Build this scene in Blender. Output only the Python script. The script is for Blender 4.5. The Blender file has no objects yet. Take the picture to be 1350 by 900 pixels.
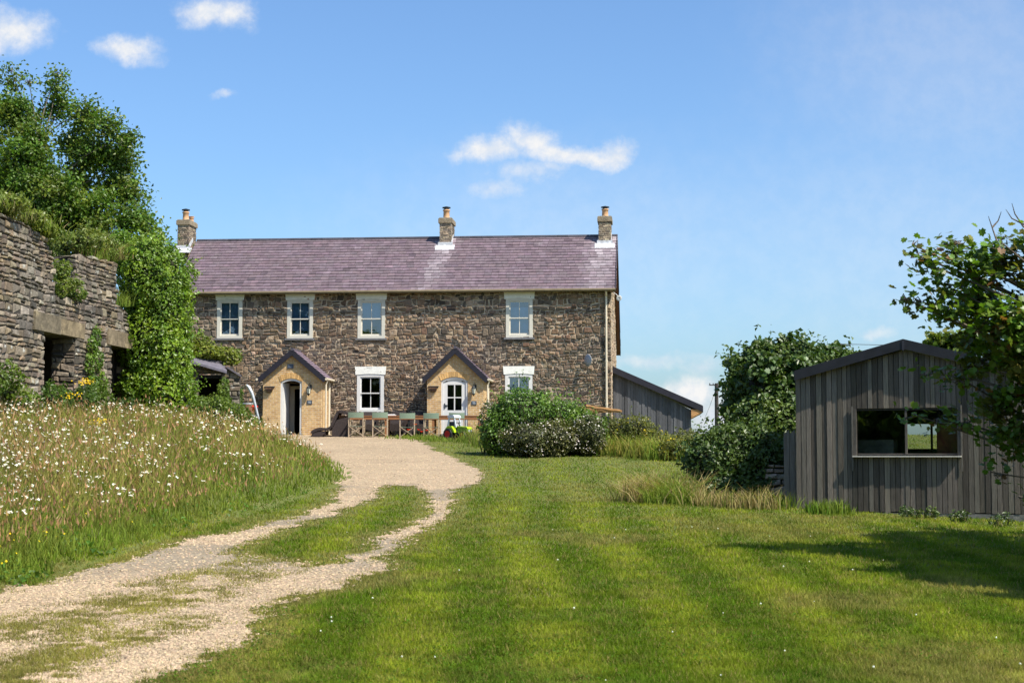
import bpy, math, random
import numpy as np
from mathutils import Vector, Matrix
rng = np.random.default_rng(7)
random.seed(7)
S = bpy.context.scene
COL = S.collection
R = math.radians

# ------------------------------------------------------------------ camera
F = 2100.0                      # focal length in photo pixels (photo 1350 x 900)
ZE = 1.6                        # eye height
TH = math.atan(150.0 / F)       # pitch: the horizon lies at row 600
CT, ST = math.cos(TH), math.sin(TH)
cd = bpy.data.cameras.new('camera'); cam = bpy.data.objects.new('camera', cd); COL.objects.link(cam)
cam.location = (0, 0, ZE); cam.rotation_euler = (math.pi / 2 + TH, 0, 0)
cd.sensor_width = 36; cd.lens = F / 1350 * 36; cd.clip_start = .1; cd.clip_end = 6000
cd.dof.use_dof = True; cd.dof.focus_distance = 55; cd.dof.aperture_fstop = 5.6
S.camera = cam

def raydir(px, py):
    u = (px - 675) / F; v = (450 - py) / F
    return np.array([u, CT - v * ST, ST + v * CT])
def at(px, py, Y):
    d = raydir(px, py); t = Y / d[1]
    return Vector((d[0] * t, Y, ZE + d[2] * t))

# ------------------------------------------------------------------ noise and terrain
_tab = np.random.default_rng(99).random((256, 256))
def vn(x, y, s=1.0, seed=0):
    x = np.asarray(x, float) * s + seed * 37.3 + 1000; y = np.asarray(y, float) * s + seed * 91.7 + 1000
    xi = np.floor(x).astype(int); yi = np.floor(y).astype(int)
    fx = x - xi; fy = y - yi; fx = fx * fx * (3 - 2 * fx); fy = fy * fy * (3 - 2 * fy)
    g = lambda a, b: _tab[a % 256, b % 256]
    return (g(xi, yi) * (1 - fx) + g(xi + 1, yi) * fx) * (1 - fy) + (g(xi, yi + 1) * (1 - fx) + g(xi + 1, yi + 1) * fx) * fy
def fbm(x, y, s=1.0, seed=0):
    return (vn(x, y, s, seed) + .5 * vn(x, y, s * 2.1, seed + 1) + .25 * vn(x, y, s * 4.3, seed + 2)) / 1.75

_py = np.arange(-300, 2001, .5)
_pz = np.interp(_py, [-300, -50, 0, 11, 17, 24, 28, 34, 42, 48, 56, 62, 72, 80, 130, 250, 2000],
                [-3, -1.8, -1.62, -1.571, -1.32, -1.12, -1.0, -.74, -.34, -.03, .44, .80, .86, .6, -3.5, -10, -14])
_k = np.hanning(13); _k /= _k.sum(); _pp = np.pad(_pz, 6, mode='edge'); _pz = np.convolve(_pp, _k, 'valid')
def xedge(Y): return np.interp(Y, [0, 12, 16, 25, 31, 37, 42, 46, 52, 57], [-5.0, -5.0, -5.0, -4.75, -4.2, -3.75, -4.3, -6.2, -8.2, -9.6])
def sstep(a, b, x):
    t = np.clip((x - a) / (b - a), 0, 1); return t * t * (3 - 2 * t)
def H(X, Y):
    X = np.asarray(X, float); Y = np.asarray(Y, float)
    z = np.interp(Y, _py, _pz)
    d = np.maximum(0, xedge(Y) - X)
    bank = 1.55 * (1 - np.exp(-d * .22 / 1.0)) * np.interp(Y, [4, 14, 44, 58], [.6, 1, 1, 0])
    right = -.03 * np.clip(X - 3, 0, 14) * np.interp(Y, [5, 20, 36, 48], [.6, 1, 1, 0])
    near = np.clip(1 - (np.abs(X) - 40) / 60, 0, 1)
    return ZE + z + bank + right + (.05 * (fbm(X, Y, .35, 3) - .5) + .02 * (vn(X, Y, 1.7, 5) - .5)) * near
def Hs(x, y): return float(H(x, y))
def gpx(px, py, y0=8.0, y1=75.0):
    Y = np.arange(y0, y1, .05); d = raydir(px, py)
    t = Y / d[1]; X = d[0] * t; Z = ZE + d[2] * t
    below = np.where(Z < H(X, Y))[0]
    i = below[0] if len(below) else len(Y) - 1
    return np.array([X[i], Y[i]])
def inpoly(X, Y, P):
    ins = np.zeros(np.shape(X), bool); n = len(P)
    for i in range(n):
        x0, y0 = P[i]; x1, y1 = P[(i + 1) % n]
        if y0 == y1: continue
        c = ((y0 > Y) != (y1 > Y)) & (X < (x1 - x0) * (Y - y0) / (y1 - y0) + x0)
        ins ^= c
    return ins

# ------------------------------------------------------------------ mesh builder
class MB:
    def __init__(s): s.V = []; s.T = []; s.F = {}; s.n = 0
    def add(s, V, Fc, tint=None, mi=0):
        V = np.asarray(V, float).reshape(-1, 3); Fc = np.asarray(Fc, int)
        if len(V) == 0: return
        if tint is None: T = np.ones((len(V), 3))
        else:
            T = np.asarray(tint, float)
            if T.ndim == 1: T = np.tile(T, (len(V), 1))
        s.V.append(V); s.T.append(T)
        s.F.setdefault((Fc.shape[1], mi), []).append(Fc + s.n); s.n += len(V)
    def box(s, lo, hi, tint=None, mi=0, M=None):
        x0, y0, z0 = lo; x1, y1, z1 = hi
        V = np.array([[x0, y0, z0], [x1, y0, z0], [x1, y1, z0], [x0, y1, z0], [x0, y0, z1], [x1, y0, z1], [x1, y1, z1], [x0, y1, z1]], float)
        if M is not None: V = np.array([M @ Vector(v) for v in V])
        s.add(V, BOXF, tint, mi)
    def beam(s, p0, p1, w, h, up=(0, 0, 1), tint=None, mi=0):
        p0 = np.array(p0, float); p1 = np.array(p1, float); a = p1 - p0; a /= np.linalg.norm(a)
        up = np.array(up, float); r = np.cross(a, up); r /= np.linalg.norm(r) + 1e-12; u = np.cross(r, a)
        V = []
        for p in (p0, p1):
            for (i, j) in ((-1, -1), (1, -1), (1, 1), (-1, 1)): V.append(p + r * w / 2 * i + u * h / 2 * j)
        s.add(V, [[0, 1, 2, 3], [7, 6, 5, 4], [0, 4, 5, 1], [1, 5, 6, 2], [2, 6, 7, 3], [3, 7, 4, 0]], tint, mi)
    def tube(s, pts, rad, n=6, tint=None, mi=0, caps=True):
        pts = np.array([tuple(p) for p in pts], float); m = len(pts)
        rad = np.full(m, rad) if np.isscalar(rad) else np.array(rad, float)
        d = np.gradient(pts, axis=0); d /= np.linalg.norm(d, axis=1)[:, None] + 1e-12
        ref = np.array([0, 0, 1.]) if abs(d[0][2]) < .9 else np.array([1., 0, 0])
        V = []
        for i in range(m):
            a = np.cross(d[i], ref); a /= np.linalg.norm(a) + 1e-12; b = np.cross(d[i], a); ref = np.cross(a, d[i]) if False else ref
            for k in range(n):
                t = 2 * math.pi * k / n; V.append(pts[i] + rad[i] * (math.cos(t) * a + math.sin(t) * b))
        Fq = [[i * n + k, i * n + (k + 1) % n, (i + 1) * n + (k + 1) % n, (i + 1) * n + k] for i in range(m - 1) for k in range(n)]
        s.add(V, Fq, tint, mi)
        if caps:
            base = s.n - m * n
            s.F.setdefault((n, mi), []).append(np.array([[base + k for k in range(n)], [base + (m - 1) * n + k for k in range(n - 1, -1, -1)]]))
    def lathe(s, c, prof, n=16, axis='z', tint=None, mi=0):
        c = np.array(c, float); V = []
        for (r, h) in prof:
            for k in range(n):
                t = 2 * math.pi * k / n; a, b = r * math.cos(t), r * math.sin(t)
                V.append(c + (np.array([a, b, h]) if axis == 'z' else np.array([a, h, b]) if axis == 'y' else np.array([h, a, b])))
        m = len(prof)
        Fq = [[i * n + k, i * n + (k + 1) % n, (i + 1) * n + (k + 1) % n, (i + 1) * n + k] for i in range(m - 1) for k in range(n)]
        s.add(V, Fq, tint, mi)
    def ell(s, c, r, n=12, m=8, tint=None, mi=0, noise=0.0, seed=0):
        V = []; rr = np.random.default_rng(seed)
        for i in range(m + 1):
            ph = math.pi * i / m
            for k in range(n):
                t = 2 * math.pi * k / n; q = 1 + noise * (rr.random() - .5) * 2 * (0 < i < m)
                V.append((c[0] + r[0] * q * math.sin(ph) * math.cos(t), c[1] + r[1] * q * math.sin(ph) * math.sin(t), c[2] + r[2] * q * math.cos(ph)))
        Fq = [[i * n + k, (i + 1) * n + k, (i + 1) * n + (k + 1) % n, i * n + (k + 1) % n] for i in range(m) for k in range(n)]
        s.add(V, Fq, tint, mi)
    def prism(s, poly, y0, y1, tint=None, mi=0):          # poly in (x,z), extruded along y
        n = len(poly); V = [(x, y0, z) for x, z in poly] + [(x, y1, z) for x, z in poly]
        base = s.n; s.add(V, [[k, (k + 1) % n, n + (k + 1) % n, n + k] for k in range(n)], tint, mi)
        s.F.setdefault((n, mi), []).append(np.array([[base + k for k in range(n - 1, -1, -1)], [base + n + k for k in range(n)]]))
    def build(s, name, mats, parent=None, smooth=False):
        me = bpy.data.meshes.new(name)
        V = np.concatenate(s.V).astype(np.float32); T = np.concatenate(s.T).astype(np.float32)
        me.vertices.add(len(V)); me.vertices.foreach_set('co', V.ravel())
        loops = []; starts = []; tot = []; mi = []; off = 0
        for (k, m), L in s.F.items():
            A = np.concatenate(L); loops.append(A.ravel()); c = len(A)
            starts.append(off + np.arange(c) * k); tot.append(np.full(c, k)); mi.append(np.full(c, m)); off += c * k
        loops = np.concatenate(loops).astype(np.int32)
        me.loops.add(len(loops)); me.loops.foreach_set('vertex_index', loops)
        st = np.concatenate(starts).astype(np.int32)
        me.polygons.add(len(st)); me.polygons.foreach_set('loop_start', st)
        me.polygons.foreach_set('loop_total', np.concatenate(tot).astype(np.int32))
        me.polygons.foreach_set('material_index', np.concatenate(mi).astype(np.int32))
        me.polygons.foreach_set('use_smooth', np.full(len(st), smooth))
        at_ = me.attributes.new('tint', 'FLOAT_COLOR', 'POINT')
        at_.data.foreach_set('color', np.concatenate([T, np.ones((len(T), 1), np.float32)], 1).ravel())
        for m in (mats if isinstance(mats, (list, tuple)) else [mats]): me.materials.append(m)
        me.update(calc_edges=True); me.validate()
        o = bpy.data.objects.new(name, me); COL.objects.link(o)
        if parent is not None: o.parent = parent
        return o
BOXF = [[3, 2, 1, 0], [4, 5, 6, 7], [0, 1, 5, 4], [1, 2, 6, 5], [2, 3, 7, 6], [3, 0, 4, 7]]

def tag(o, label=None, cat=None, group=None, kind=None):
    if label: o['label'] = label
    if cat: o['category'] = cat
    if group: o['group'] = group
    if kind: o['kind'] = kind
    return o
def empty(name, loc, rz=0, label=None, cat=None, group=None):
    o = bpy.data.objects.new(name, None); COL.objects.link(o)
    o.location = loc; o.rotation_euler = (0, 0, rz); o.empty_display_size = .2
    return tag(o, label, cat, group)
def copy_tree(o, parent=None):
    c = o.copy(); COL.objects.link(c)
    if parent is not None: c.parent = parent
    for ch in [x for x in list(COL.objects) if x.parent == o]: copy_tree(ch, c)
    return c
class Frame:
    def __init__(s, o, rz): s.o = np.array(o, float); s.rz = rz; s.c = math.cos(rz); s.s = math.sin(rz)
    def loc(s, p):
        d = np.array(p, float) - s.o; return np.array([s.c * d[0] + s.s * d[1], -s.s * d[0] + s.c * d[1], d[2]])
    def world(s, p): return np.array([s.o[0] + s.c * p[0] - s.s * p[1], s.o[1] + s.s * p[0] + s.c * p[1], s.o[2] + p[2]])
    def px(s, px, py, yl=0.0):
        C = s.loc((0, 0, ZE)); d = raydir(px, py); dl = np.array([s.c * d[0] + s.s * d[1], -s.s * d[0] + s.c * d[1], d[2]])
        t = (yl - C[1]) / dl[1]; p = C + dl * t
        return p[0], p[2]

# ------------------------------------------------------------------ materials
def mat(name, base, rough=.8, nscale=None, namt=.3, nstretch=(1, 1, 1), bump=0., bscale=None, transl=0., spec=.3, metallic=0., dark=None, ior=None, alpha=None):
    m = bpy.data.materials.new(name); m.use_nodes = True; nt = m.node_tree; N = nt.nodes; L = nt.links
    b = N['Principled BSDF']; out = N['Material Output']
    b.inputs['Roughness'].default_value = rough; b.inputs['Specular IOR Level'].default_value = spec; b.inputs['Metallic'].default_value = metallic
    at_ = N.new('ShaderNodeAttribute'); at_.attribute_name = 'tint'
    mul = N.new('ShaderNodeMix'); mul.data_type = 'RGBA'; mul.blend_type = 'MULTIPLY'; mul.inputs['Factor'].default_value = 1
    mul.inputs['A'].default_value = (*base, 1); L.new(at_.outputs['Color'], mul.inputs['B'])
    colr = mul.outputs['Result']
    tc = N.new('ShaderNodeTexCoord'); mp = N.new('ShaderNodeMapping'); mp.inputs['Scale'].default_value = nstretch
    L.new(tc.outputs['Object'], mp.inputs['Vector'])
    if nscale:
        n = N.new('ShaderNodeTexNoise'); n.inputs['Scale'].default_value = nscale; n.inputs['Detail'].default_value = 6; n.inputs['Roughness'].default_value = .65
        L.new(mp.outputs['Vector'], n.inputs['Vector'])
        mr = N.new('ShaderNodeMapRange'); mr.inputs['From Min'].default_value = .3; mr.inputs['From Max'].default_value = .7
        mr.inputs['To Min'].default_value = 1 - namt; mr.inputs['To Max'].default_value = 1 + namt
        L.new(n.outputs['Fac'], mr.inputs['Value'])
        m2 = N.new('ShaderNodeVectorMath'); m2.operation = 'SCALE'
        L.new(colr, m2.inputs[0]); L.new(mr.outputs['Result'], m2.inputs['Scale']); colr = m2.outputs['Vector']
        if dark is not None:          # second, larger blotch colour (lichen, dirt)
            n2 = N.new('ShaderNodeTexNoise'); n2.inputs['Scale'].default_value = dark[1]; n2.inputs['Detail'].default_value = 5
            L.new(mp.outputs['Vector'], n2.inputs['Vector'])
            r2 = N.new('ShaderNodeMapRange'); r2.inputs['From Min'].default_value = dark[2]; r2.inputs['From Max'].default_value = dark[2] + .08; r2.inputs['To Max'].default_value = dark[3]
            L.new(n2.outputs['Fac'], r2.inputs['Value'])
            mx = N.new('ShaderNodeMix'); mx.data_type = 'RGBA'; L.new(r2.outputs['Result'], mx.inputs['Factor'])
            L.new(colr, mx.inputs['A']); mx.inputs['B'].default_value = (*dark[0], 1); colr = mx.outputs['Result']
    L.new(colr, b.inputs['Base Color'])
    if bump:
        nb = N.new('ShaderNodeTexNoise'); nb.inputs['Scale'].default_value = bscale or (nscale or 10) * 2; nb.inputs['Detail'].default_value = 5
        L.new(mp.outputs['Vector'], nb.inputs['Vector'])
        bp = N.new('ShaderNodeBump'); bp.inputs['Strength'].default_value = bump; bp.inputs['Distance'].default_value = .03
        L.new(nb.outputs['Fac'], bp.inputs['Height']); L.new(bp.outputs['Normal'], b.inputs['Normal'])
    if transl:
        tr = N.new('ShaderNodeBsdfTranslucent'); ms = N.new('ShaderNodeMixShader'); ms.inputs[0].default_value = transl
        sc = N.new('ShaderNodeMix'); sc.data_type = 'RGBA'; sc.blend_type = 'MULTIPLY'; sc.inputs['Factor'].default_value = 1
        L.new(colr, sc.inputs['A']); sc.inputs['B'].default_value = (1.5, 1.6, .7, 1)
        L.new(sc.outputs['Result'], tr.inputs['Color'])
        L.new(b.outputs[0], ms.inputs[1]); L.new(tr.outputs[0], ms.inputs[2]); L.new(ms.outputs[0], out.inputs['Surface'])
    return m
def brick_mat():
    m = mat('yellow_brick', (1, 1, 1), .85, 9, .22, bump=.3, bscale=40)
    nt = m.node_tree; N = nt.nodes; L = nt.links
    tc = N.new('ShaderNodeTexCoord'); sp = N.new('ShaderNodeSeparateXYZ'); L.new(tc.outputs['Object'], sp.inputs[0])
    ad = N.new('ShaderNodeMath'); ad.operation = 'ADD'; L.new(sp.outputs[0], ad.inputs[0]); L.new(sp.outputs[1], ad.inputs[1])
    cb = N.new('ShaderNodeCombineXYZ'); L.new(ad.outputs[0], cb.inputs[0]); L.new(sp.outputs[2], cb.inputs[1])
    br = N.new('ShaderNodeTexBrick'); L.new(cb.outputs[0], br.inputs['Vector']); br.inputs['Scale'].default_value = 1
    br.inputs['Brick Width'].default_value = .225; br.inputs['Row Height'].default_value = .077; br.inputs['Mortar Size'].default_value = .008; br.inputs['Bias'].default_value = -.1
    br.inputs['Color1'].default_value = (.60, .385, .165, 1); br.inputs['Color2'].default_value = (.44, .245, .095, 1); br.inputs['Mortar'].default_value = (.56, .47, .35, 1)
    mul = [n for n in N if n.bl_idname == 'ShaderNodeMix'][0]; L.new(br.outputs['Color'], mul.inputs['A'])
    return m
def glass_mat(name, refl, tintc=(.75, .85, .9)):
    m = bpy.data.materials.new(name); m.use_nodes = True; nt = m.node_tree; N = nt.nodes; L = nt.links
    N.remove(N['Principled BSDF']); out = N['Material Output']
    tr = N.new('ShaderNodeBsdfTransparent'); tr.inputs[0].default_value = (*tintc, 1)
    gl = N.new('ShaderNodeBsdfGlossy'); gl.inputs['Roughness'].default_value = .015
    no = N.new('ShaderNodeTexNoise'); no.inputs['Scale'].default_value = 1.3; bp = N.new('ShaderNodeBump'); bp.inputs['Strength'].default_value = .06; bp.inputs['Distance'].default_value = .05
    L.new(no.outputs['Fac'], bp.inputs['Height']); L.new(bp.outputs[0], gl.inputs['Normal'])
    lw = N.new('ShaderNodeFresnel'); lw.inputs['IOR'].default_value = 1.5
    ad = N.new('ShaderNodeMath'); ad.operation = 'ADD'; ad.inputs[1].default_value = refl; L.new(lw.outputs[0], ad.inputs[0])
    ms = N.new('ShaderNodeMixShader'); L.new(ad.outputs[0], ms.inputs[0]); L.new(tr.outputs[0], ms.inputs[1]); L.new(gl.outputs[0], ms.inputs[2])
    L.new(ms.outputs[0], out.inputs['Surface']); return m
M = {}
M['stone'] = mat('rubble_stone', (1, 1, 1), .9, 7, .35, bump=.7, bscale=16, dark=((.42, .40, .36), 5.5, .66, .55))
M['mortar'] = mat('lime_mortar', (.45, .355, .255), .95, 9, .25, bump=.5, bscale=30)
M['drystone'] = mat('old_field_stone', (1, 1, 1), .95, 6, .4, bump=.8, bscale=14, dark=((.50, .49, .44), 4.5, .63, .75))
M['joint'] = mat('earth_joint', (.06, .05, .042), 1, 6, .3)
M['brick'] = brick_mat()
M['voussoir'] = mat('arch_brick', (.58, .35, .14), .85, 14, .25, bump=.3)
M['slate'] = mat('purple_slate', (1, 1, 1), .55, 5, .3, nstretch=(1, 1, 1), bump=.25, bscale=20, spec=.4, dark=((.36, .30, .32), 2.2, .68, .35))
M['under'] = mat('roof_underlay', (.03, .025, .03), .9)
M['white'] = mat('cream_paint', (.60, .56, .48), .5, 6, .06)
M['cleanwhite'] = mat('white_paint', (.66, .64, .62), .5, 6, .05)
M['lintel'] = mat('painted_lintel', (.80, .78, .72), .75, 6, .08, bump=.2)
M['sill'] = mat('slate_sill', (.16, .155, .16), .7, 8, .2)
M['blackpaint'] = mat('dark_bargeboard', (.022, .02, .028), .5, 6, .2)
M['brownwood'] = mat('brown_soffit', (.16, .075, .04), .7, 10, .3, nstretch=(1, 6, 6))
M['iron'] = mat('cast_iron', (.03, .035, .04), .45, metallic=.3)
M['lead'] = mat('lead_flashing', (.5, .5, .52), .6, 7, .4)
M['pot'] = mat('clay_chimney_pot', (.55, .32, .17), .8, 9, .25)
M['gutter'] = mat('stone_colour_gutter', (.17, .13, .075), .7, 6, .2)
M['pipe'] = mat('cream_downpipe', (.62, .53, .40), .55, 6, .1)
M['glass_up'] = glass_mat('sky_reflecting_glass', .22)
M['glass_lo'] = glass_mat('clear_window_glass', .015)
M['glass_shed'] = glass_mat('shed_glass', .13, (.7, .75, .7))
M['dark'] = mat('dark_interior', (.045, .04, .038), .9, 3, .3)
M['sky_reflection_panel'] = mat('sky_reflection_blue', (.20, .33, .50), .9, 4, .15)  # blue colour standing in for sky reflected in the panes
M['lamp'] = mat('pale_globe', (.8, .78, .72), .3)
M['board'] = mat('weathered_board', (1, 1, 1), .85, 9, .35, nstretch=(6, 6, .35), bump=.4, bscale=30)
M['darkroof'] = mat('black_roof_edge', (.02, .02, .024), .6, 5, .3)
M['felt'] = mat('slate_roof_grey', (.05, .045, .055), .6, 8, .3)
M['concrete'] = mat('concrete_plinth', (.15, .145, .13), .95, 5, .35, bump=.4)
M['wood'] = mat('oiled_table_wood', (.30, .13, .055), .6, 12, .35, nstretch=(.5, 8, 8))
M['chairwood'] = mat('pale_chair_wood', (.42, .32, .22), .6, 12, .25, nstretch=(6, 6, .6))
M['canvas'] = mat('sage_canvas', (.19, .245, .175), .95, 30, .1)
M['rattan'] = mat('brown_rattan', (.045, .032, .03), .6, 60, .4, bump=.6, bscale=90)
M['slab'] = mat('sawn_slab_wood', (.42, .22, .09), .8, 7, .45, nstretch=(.5, 5, 5), bump=.4)
M['pole'] = mat('creosoted_pole', (.05, .042, .036), .9, 5, .3)
M['bark'] = mat('grey_bark', (.13, .105, .08), .95, 6, .4, bump=.7)
M['leaf'] = mat('leaf', (1, 1, 1), .42, transl=.32, spec=.35)
M['ivyleaf'] = mat('glossy_leaf', (1, 1, 1), .44, transl=.22, spec=.5)
M['grass'] = mat('grass_blade', (1, 1, 1), .75, transl=.30, spec=.08)
M['petal'] = mat('petal', (1, 1, 1), .6, transl=.25, spec=.2)
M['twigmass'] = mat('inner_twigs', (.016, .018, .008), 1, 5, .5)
M['gravelstone'] = mat('gravel_chipping', (1, 1, 1), .9, 60, .15)
M['steel'] = mat('galvanised_steel', (.55, .56, .57), .4, 6, .1, metallic=.6)
M['red'] = mat('red_plastic', (.55, .02, .015), .4)
M['lime'] = mat('lime_plastic', (.42, .62, .02), .35)
M['dgreen'] = mat('green_plastic', (.12, .26, .02), .35)
M['silver'] = mat('pale_grey_plastic', (.62, .65, .72), .35)
M['rubber'] = mat('black_plastic', (.018, .018, .02), .5)
M['barrel'] = mat('barrel_oak', (.17, .09, .05), .75, 9, .35, nstretch=(6, 6, .6))
M['dishgrey'] = mat('grey_dish', (.42, .43, .45), .5)
M['signslate'] = mat('sign_slate', (.06, .075, .10), .5)
M['signmark'] = mat('sign_marks', (.45, .48, .5), .6)
M['lampglass'] = mat('lantern_glass', (.55, .55, .45), .15)
M['moss'] = mat('weathered_floor', (.07, .06, .05), 1, 4, .4)

def tints(n, base, var=.25, hue=.08, r=None):
    r = r or rng
    base = np.array(base, float); k = 1 + var * (r.random((n, 1)) * 2 - 1)
    return np.clip(base * k * (1 + hue * (r.random((n, 3)) * 2 - 1)), .002, 1)

# ------------------------------------------------------------------ ground masks
def gpoly(P, y0=8.): return np.array([gpx(x, y, y0) for x, y in P])
COURT = gpoly([(355, 571.5), (440, 573.5), (545, 577), (556, 583), (572, 592), (600, 605), (622, 616), (638, 628), (632, 637), (612, 643), (592, 648), (566, 647),
               (540, 641), (500, 640), (478, 652), (452, 668), (453, 645), (447, 628), (430, 608), (408, 592), (380, 580)])
TRACK1 = gpoly([(452, 640), (500, 640), (492, 656), (470, 668), (409, 686), (355, 704), (309, 722), (302, 731), (313, 730), (240, 752), (153, 745), (231, 716), (309, 702), (409, 676), (448, 660)])
TRACK2 = gpoly([(567, 644), (594, 646), (596, 668), (571, 692), (518, 723), (493, 752), (411, 788), (395, 748), (411, 748), (457, 738), (511, 709), (553, 688), (573, 672)])
FORE = np.vstack([gpoly([(0, 788), (46, 772), (153, 745), (231, 722), (302, 731), (313, 729), (384, 745), (411, 748), (493, 752), (420, 775), (338, 818), (260, 870), (196, 902)]),
                  np.array([[-2.55, 10.4], [-2.9, 8.6], [-3.2, 5.5], [-5.6, 5.5], [-5.05, 9.], [-4.95, 12.]])])
THIN = [gpx(x, y) for x, y in ((345, 742), (290, 762), (230, 782), (160, 802), (95, 818), (30, 832))]
TUFT = [(gpx(105, 852), .30), (gpx(52, 880), .38), (gpx(10, 893), .42), (gpx(180, 842), .22), (gpx(240, 824), .25), (gpx(330, 760), .3)]
def seg_d(X, Y, A, B):
    dx, dy = B[0] - A[0], B[1] - A[1]; t = np.clip(((X - A[0]) * dx + (Y - A[1]) * dy) / (dx * dx + dy * dy), 0, 1)
    return np.hypot(X - A[0] - t * dx, Y - A[1] - t * dy)
def gravel(X, Y, soft=1.0):
    """0 grass .. 1 gravel"""
    X = np.asarray(X, float); Y = np.asarray(Y, float)
    jx = (fbm(X, Y, 1.3, 11) - .5) * .5 * soft + (vn(X, Y, 7, 12) - .5) * .22 * soft; jy = (fbm(X, Y, 1.3, 15) - .5) * 1.1 * soft + (vn(X, Y, 7, 16) - .5) * .5 * soft
    x, y = X + jx, Y + jy
    g = inpoly(x, y, COURT) | inpoly(x, y, TRACK1) | inpoly(x, y, TRACK2) | inpoly(x, y, FORE)
    g = g.astype(float)
    return g
def thin_grass(X, Y):
    X = np.asarray(X, float); Y = np.asarray(Y, float); d = np.full(X.shape, 9.)
    for a, b in zip(THIN[:-1], THIN[1:]): d = np.minimum(d, seg_d(X, Y, a, b))
    thin = np.clip(1.45 - d / .62, 0, 1) * sstep(.28, .52, fbm(X, Y, 2.0, 21)) * sstep(.05, .5, vn(X, Y, 8, 22))
    for (c, r) in TUFT: dd = np.hypot(X - c[0], (Y - c[1]) * .45); thin = np.maximum(thin, np.clip(1.5 - dd / r, 0, 1) * sstep(.2, .5, vn(X, Y, 8, 23)))
    e = np.zeros(X.shape)
    for q in (.10, .22): e += (gravel(X + q, Y) < .5).astype(float) + (gravel(X - q, Y) < .5) + (gravel(X, Y + 2 * q) < .5) + (gravel(X, Y - 2 * q) < .5)
    edge = np.clip(e / 8, 0, .6) * sstep(.3, .7, vn(X, Y, 5, 25))
    return np.clip(np.maximum(thin, edge), 0, 1)
def dusty(X, Y):   # worn earth rather than loose chippings
    return sstep(.45, .62, fbm(X, Y, .5, 31)) * sstep(15.5, 19, np.asarray(Y)) * (1 - sstep(35, 38.5, np.asarray(Y))) * .85
def meadow(X, Y):
    X = np.asarray(X, float); Y = np.asarray(Y, float)
    e = xedge(Y) - .12 + (fbm(X, Y, .9, 41) - .5) * .5
    return (X < e) & (Y < 57.5)
HX, HY = 3.9, 62.5
def blocked(X, Y):
    sx, sy = 5.2, 30.0; c, s = math.cos(R(-24)), math.sin(R(-24))
    lx = c * (X - sx) + s * (Y - sy); ly = -s * (X - sx) + c * (Y - sy)
    b = (lx > -.25) & (lx < 4.8) & (ly > -.03) & (ly < 5)
    c, s = math.cos(R(-5)), math.sin(R(-5)); lx = c * (X - HX) + s * (Y - HY); ly = -s * (X - HX) + c * (Y - HY)
    return b | ((lx > -18) & (lx < 4.5) & (ly > -.05) & (ly < 10))

# ------------------------------------------------------------------ ground sheets
def axis(lo, hi, step, far_lo, far_hi):
    a = list(np.arange(lo, hi + 1e-6, step)); s = step
    while a[-1] < far_hi: s *= 1.25; a.append(a[-1] + s)
    s = step
    while a[0] > far_lo: s *= 1.25; a.insert(0, a[0] - s)
    return np.array(a)
def soil_mat():
    m = mat('meadow_soil', (1, 1, 1), .95, 14, .35, bump=.6, bscale=60); return m
gx = axis(-17, 17, .2, -1500, 1500); gy = axis(6, 76, .2, -250, 1900)
GX, GY = np.meshgrid(gx, gy); GZ = H(GX, GY)
nx, ny = len(gx), len(gy)
idx = np.arange(nx * ny).reshape(ny, nx)
quad = np.stack([idx[:-1, :-1], idx[:-1, 1:], idx[1:, 1:], idx[1:, :-1]], -1).reshape(-1, 4)
pn = fbm(GX, GY, .8, 51).ravel()[:, None]
lawncol = np.array([.10, .125, .02]) * (1 - pn * .5) + np.array([.17, .15, .06]) * pn * .5
mb = MB(); mb.add(np.stack([GX, GY, GZ], -1).reshape(-1, 3), quad, lawncol)
tag(mb.build('ground', soil_mat(), smooth=True), kind='structure')

def gravel_mat():
    m = mat('pale_gravel', (1, 1, 1), .95, 3, .10, bump=0)
    nt = m.node_tree; N = nt.nodes; L = nt.links; b = N['Principled BSDF']
    tc = N.new('ShaderNodeTexCoord'); vo = N.new('ShaderNodeTexVoronoi'); vo.inputs['Scale'].default_value = 34; L.new(tc.outputs['Object'], vo.inputs['Vector'])
    ra = N.new('ShaderNodeMapRange'); ra.inputs['To Min'].default_value = .62; ra.inputs['To Max'].default_value = 1.2; L.new(vo.outputs['Color'], ra.inputs['Value'])
    src = b.inputs['Base Color'].links[0].from_socket
    sc = N.new('ShaderNodeVectorMath'); sc.operation = 'SCALE'; L.new(src, sc.inputs[0]); L.new(ra.outputs[0], sc.inputs['Scale']); L.new(sc.outputs[0], b.inputs['Base Color'])
    bp = N.new('ShaderNodeBump'); bp.inputs['Strength'].default_value = .9; bp.inputs['Distance'].default_value = .02; bp.invert = True
    L.new(vo.outputs['Distance'], bp.inputs['Height']); L.new(bp.outputs[0], b.inputs['Normal'])
    return m
def sheet(xs, ys):
    X, Y = np.meshgrid(xs, ys); n1, n2 = len(xs), len(ys)
    cx, cy = (X[:-1, :-1] + X[1:, 1:]) / 2, (Y[:-1, :-1] + Y[1:, 1:]) / 2
    keep = (gravel(cx, cy) > .5).ravel()
    i = np.arange(n1 * n2).reshape(n2, n1)
    q = np.stack([i[:-1, :-1], i[:-1, 1:], i[1:, 1:], i[1:, :-1]], -1).reshape(-1, 4)[keep]
    u, inv = np.unique(q, return_inverse=True); Xf, Yf = X.ravel()[u], Y.ravel()[u]
    V = np.stack([Xf, Yf, H(Xf, Yf) + .008], -1)
    d = dusty(Xf, Yf)[:, None]; k = .9 + .25 * fbm(Xf, Yf, .9, 61)[:, None]
    T = (np.array([.385, .288, .188]) * (1 - d) + np.array([.26, .212, .15]) * d) * k
    return V, inv.reshape(-1, 4), T
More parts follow.
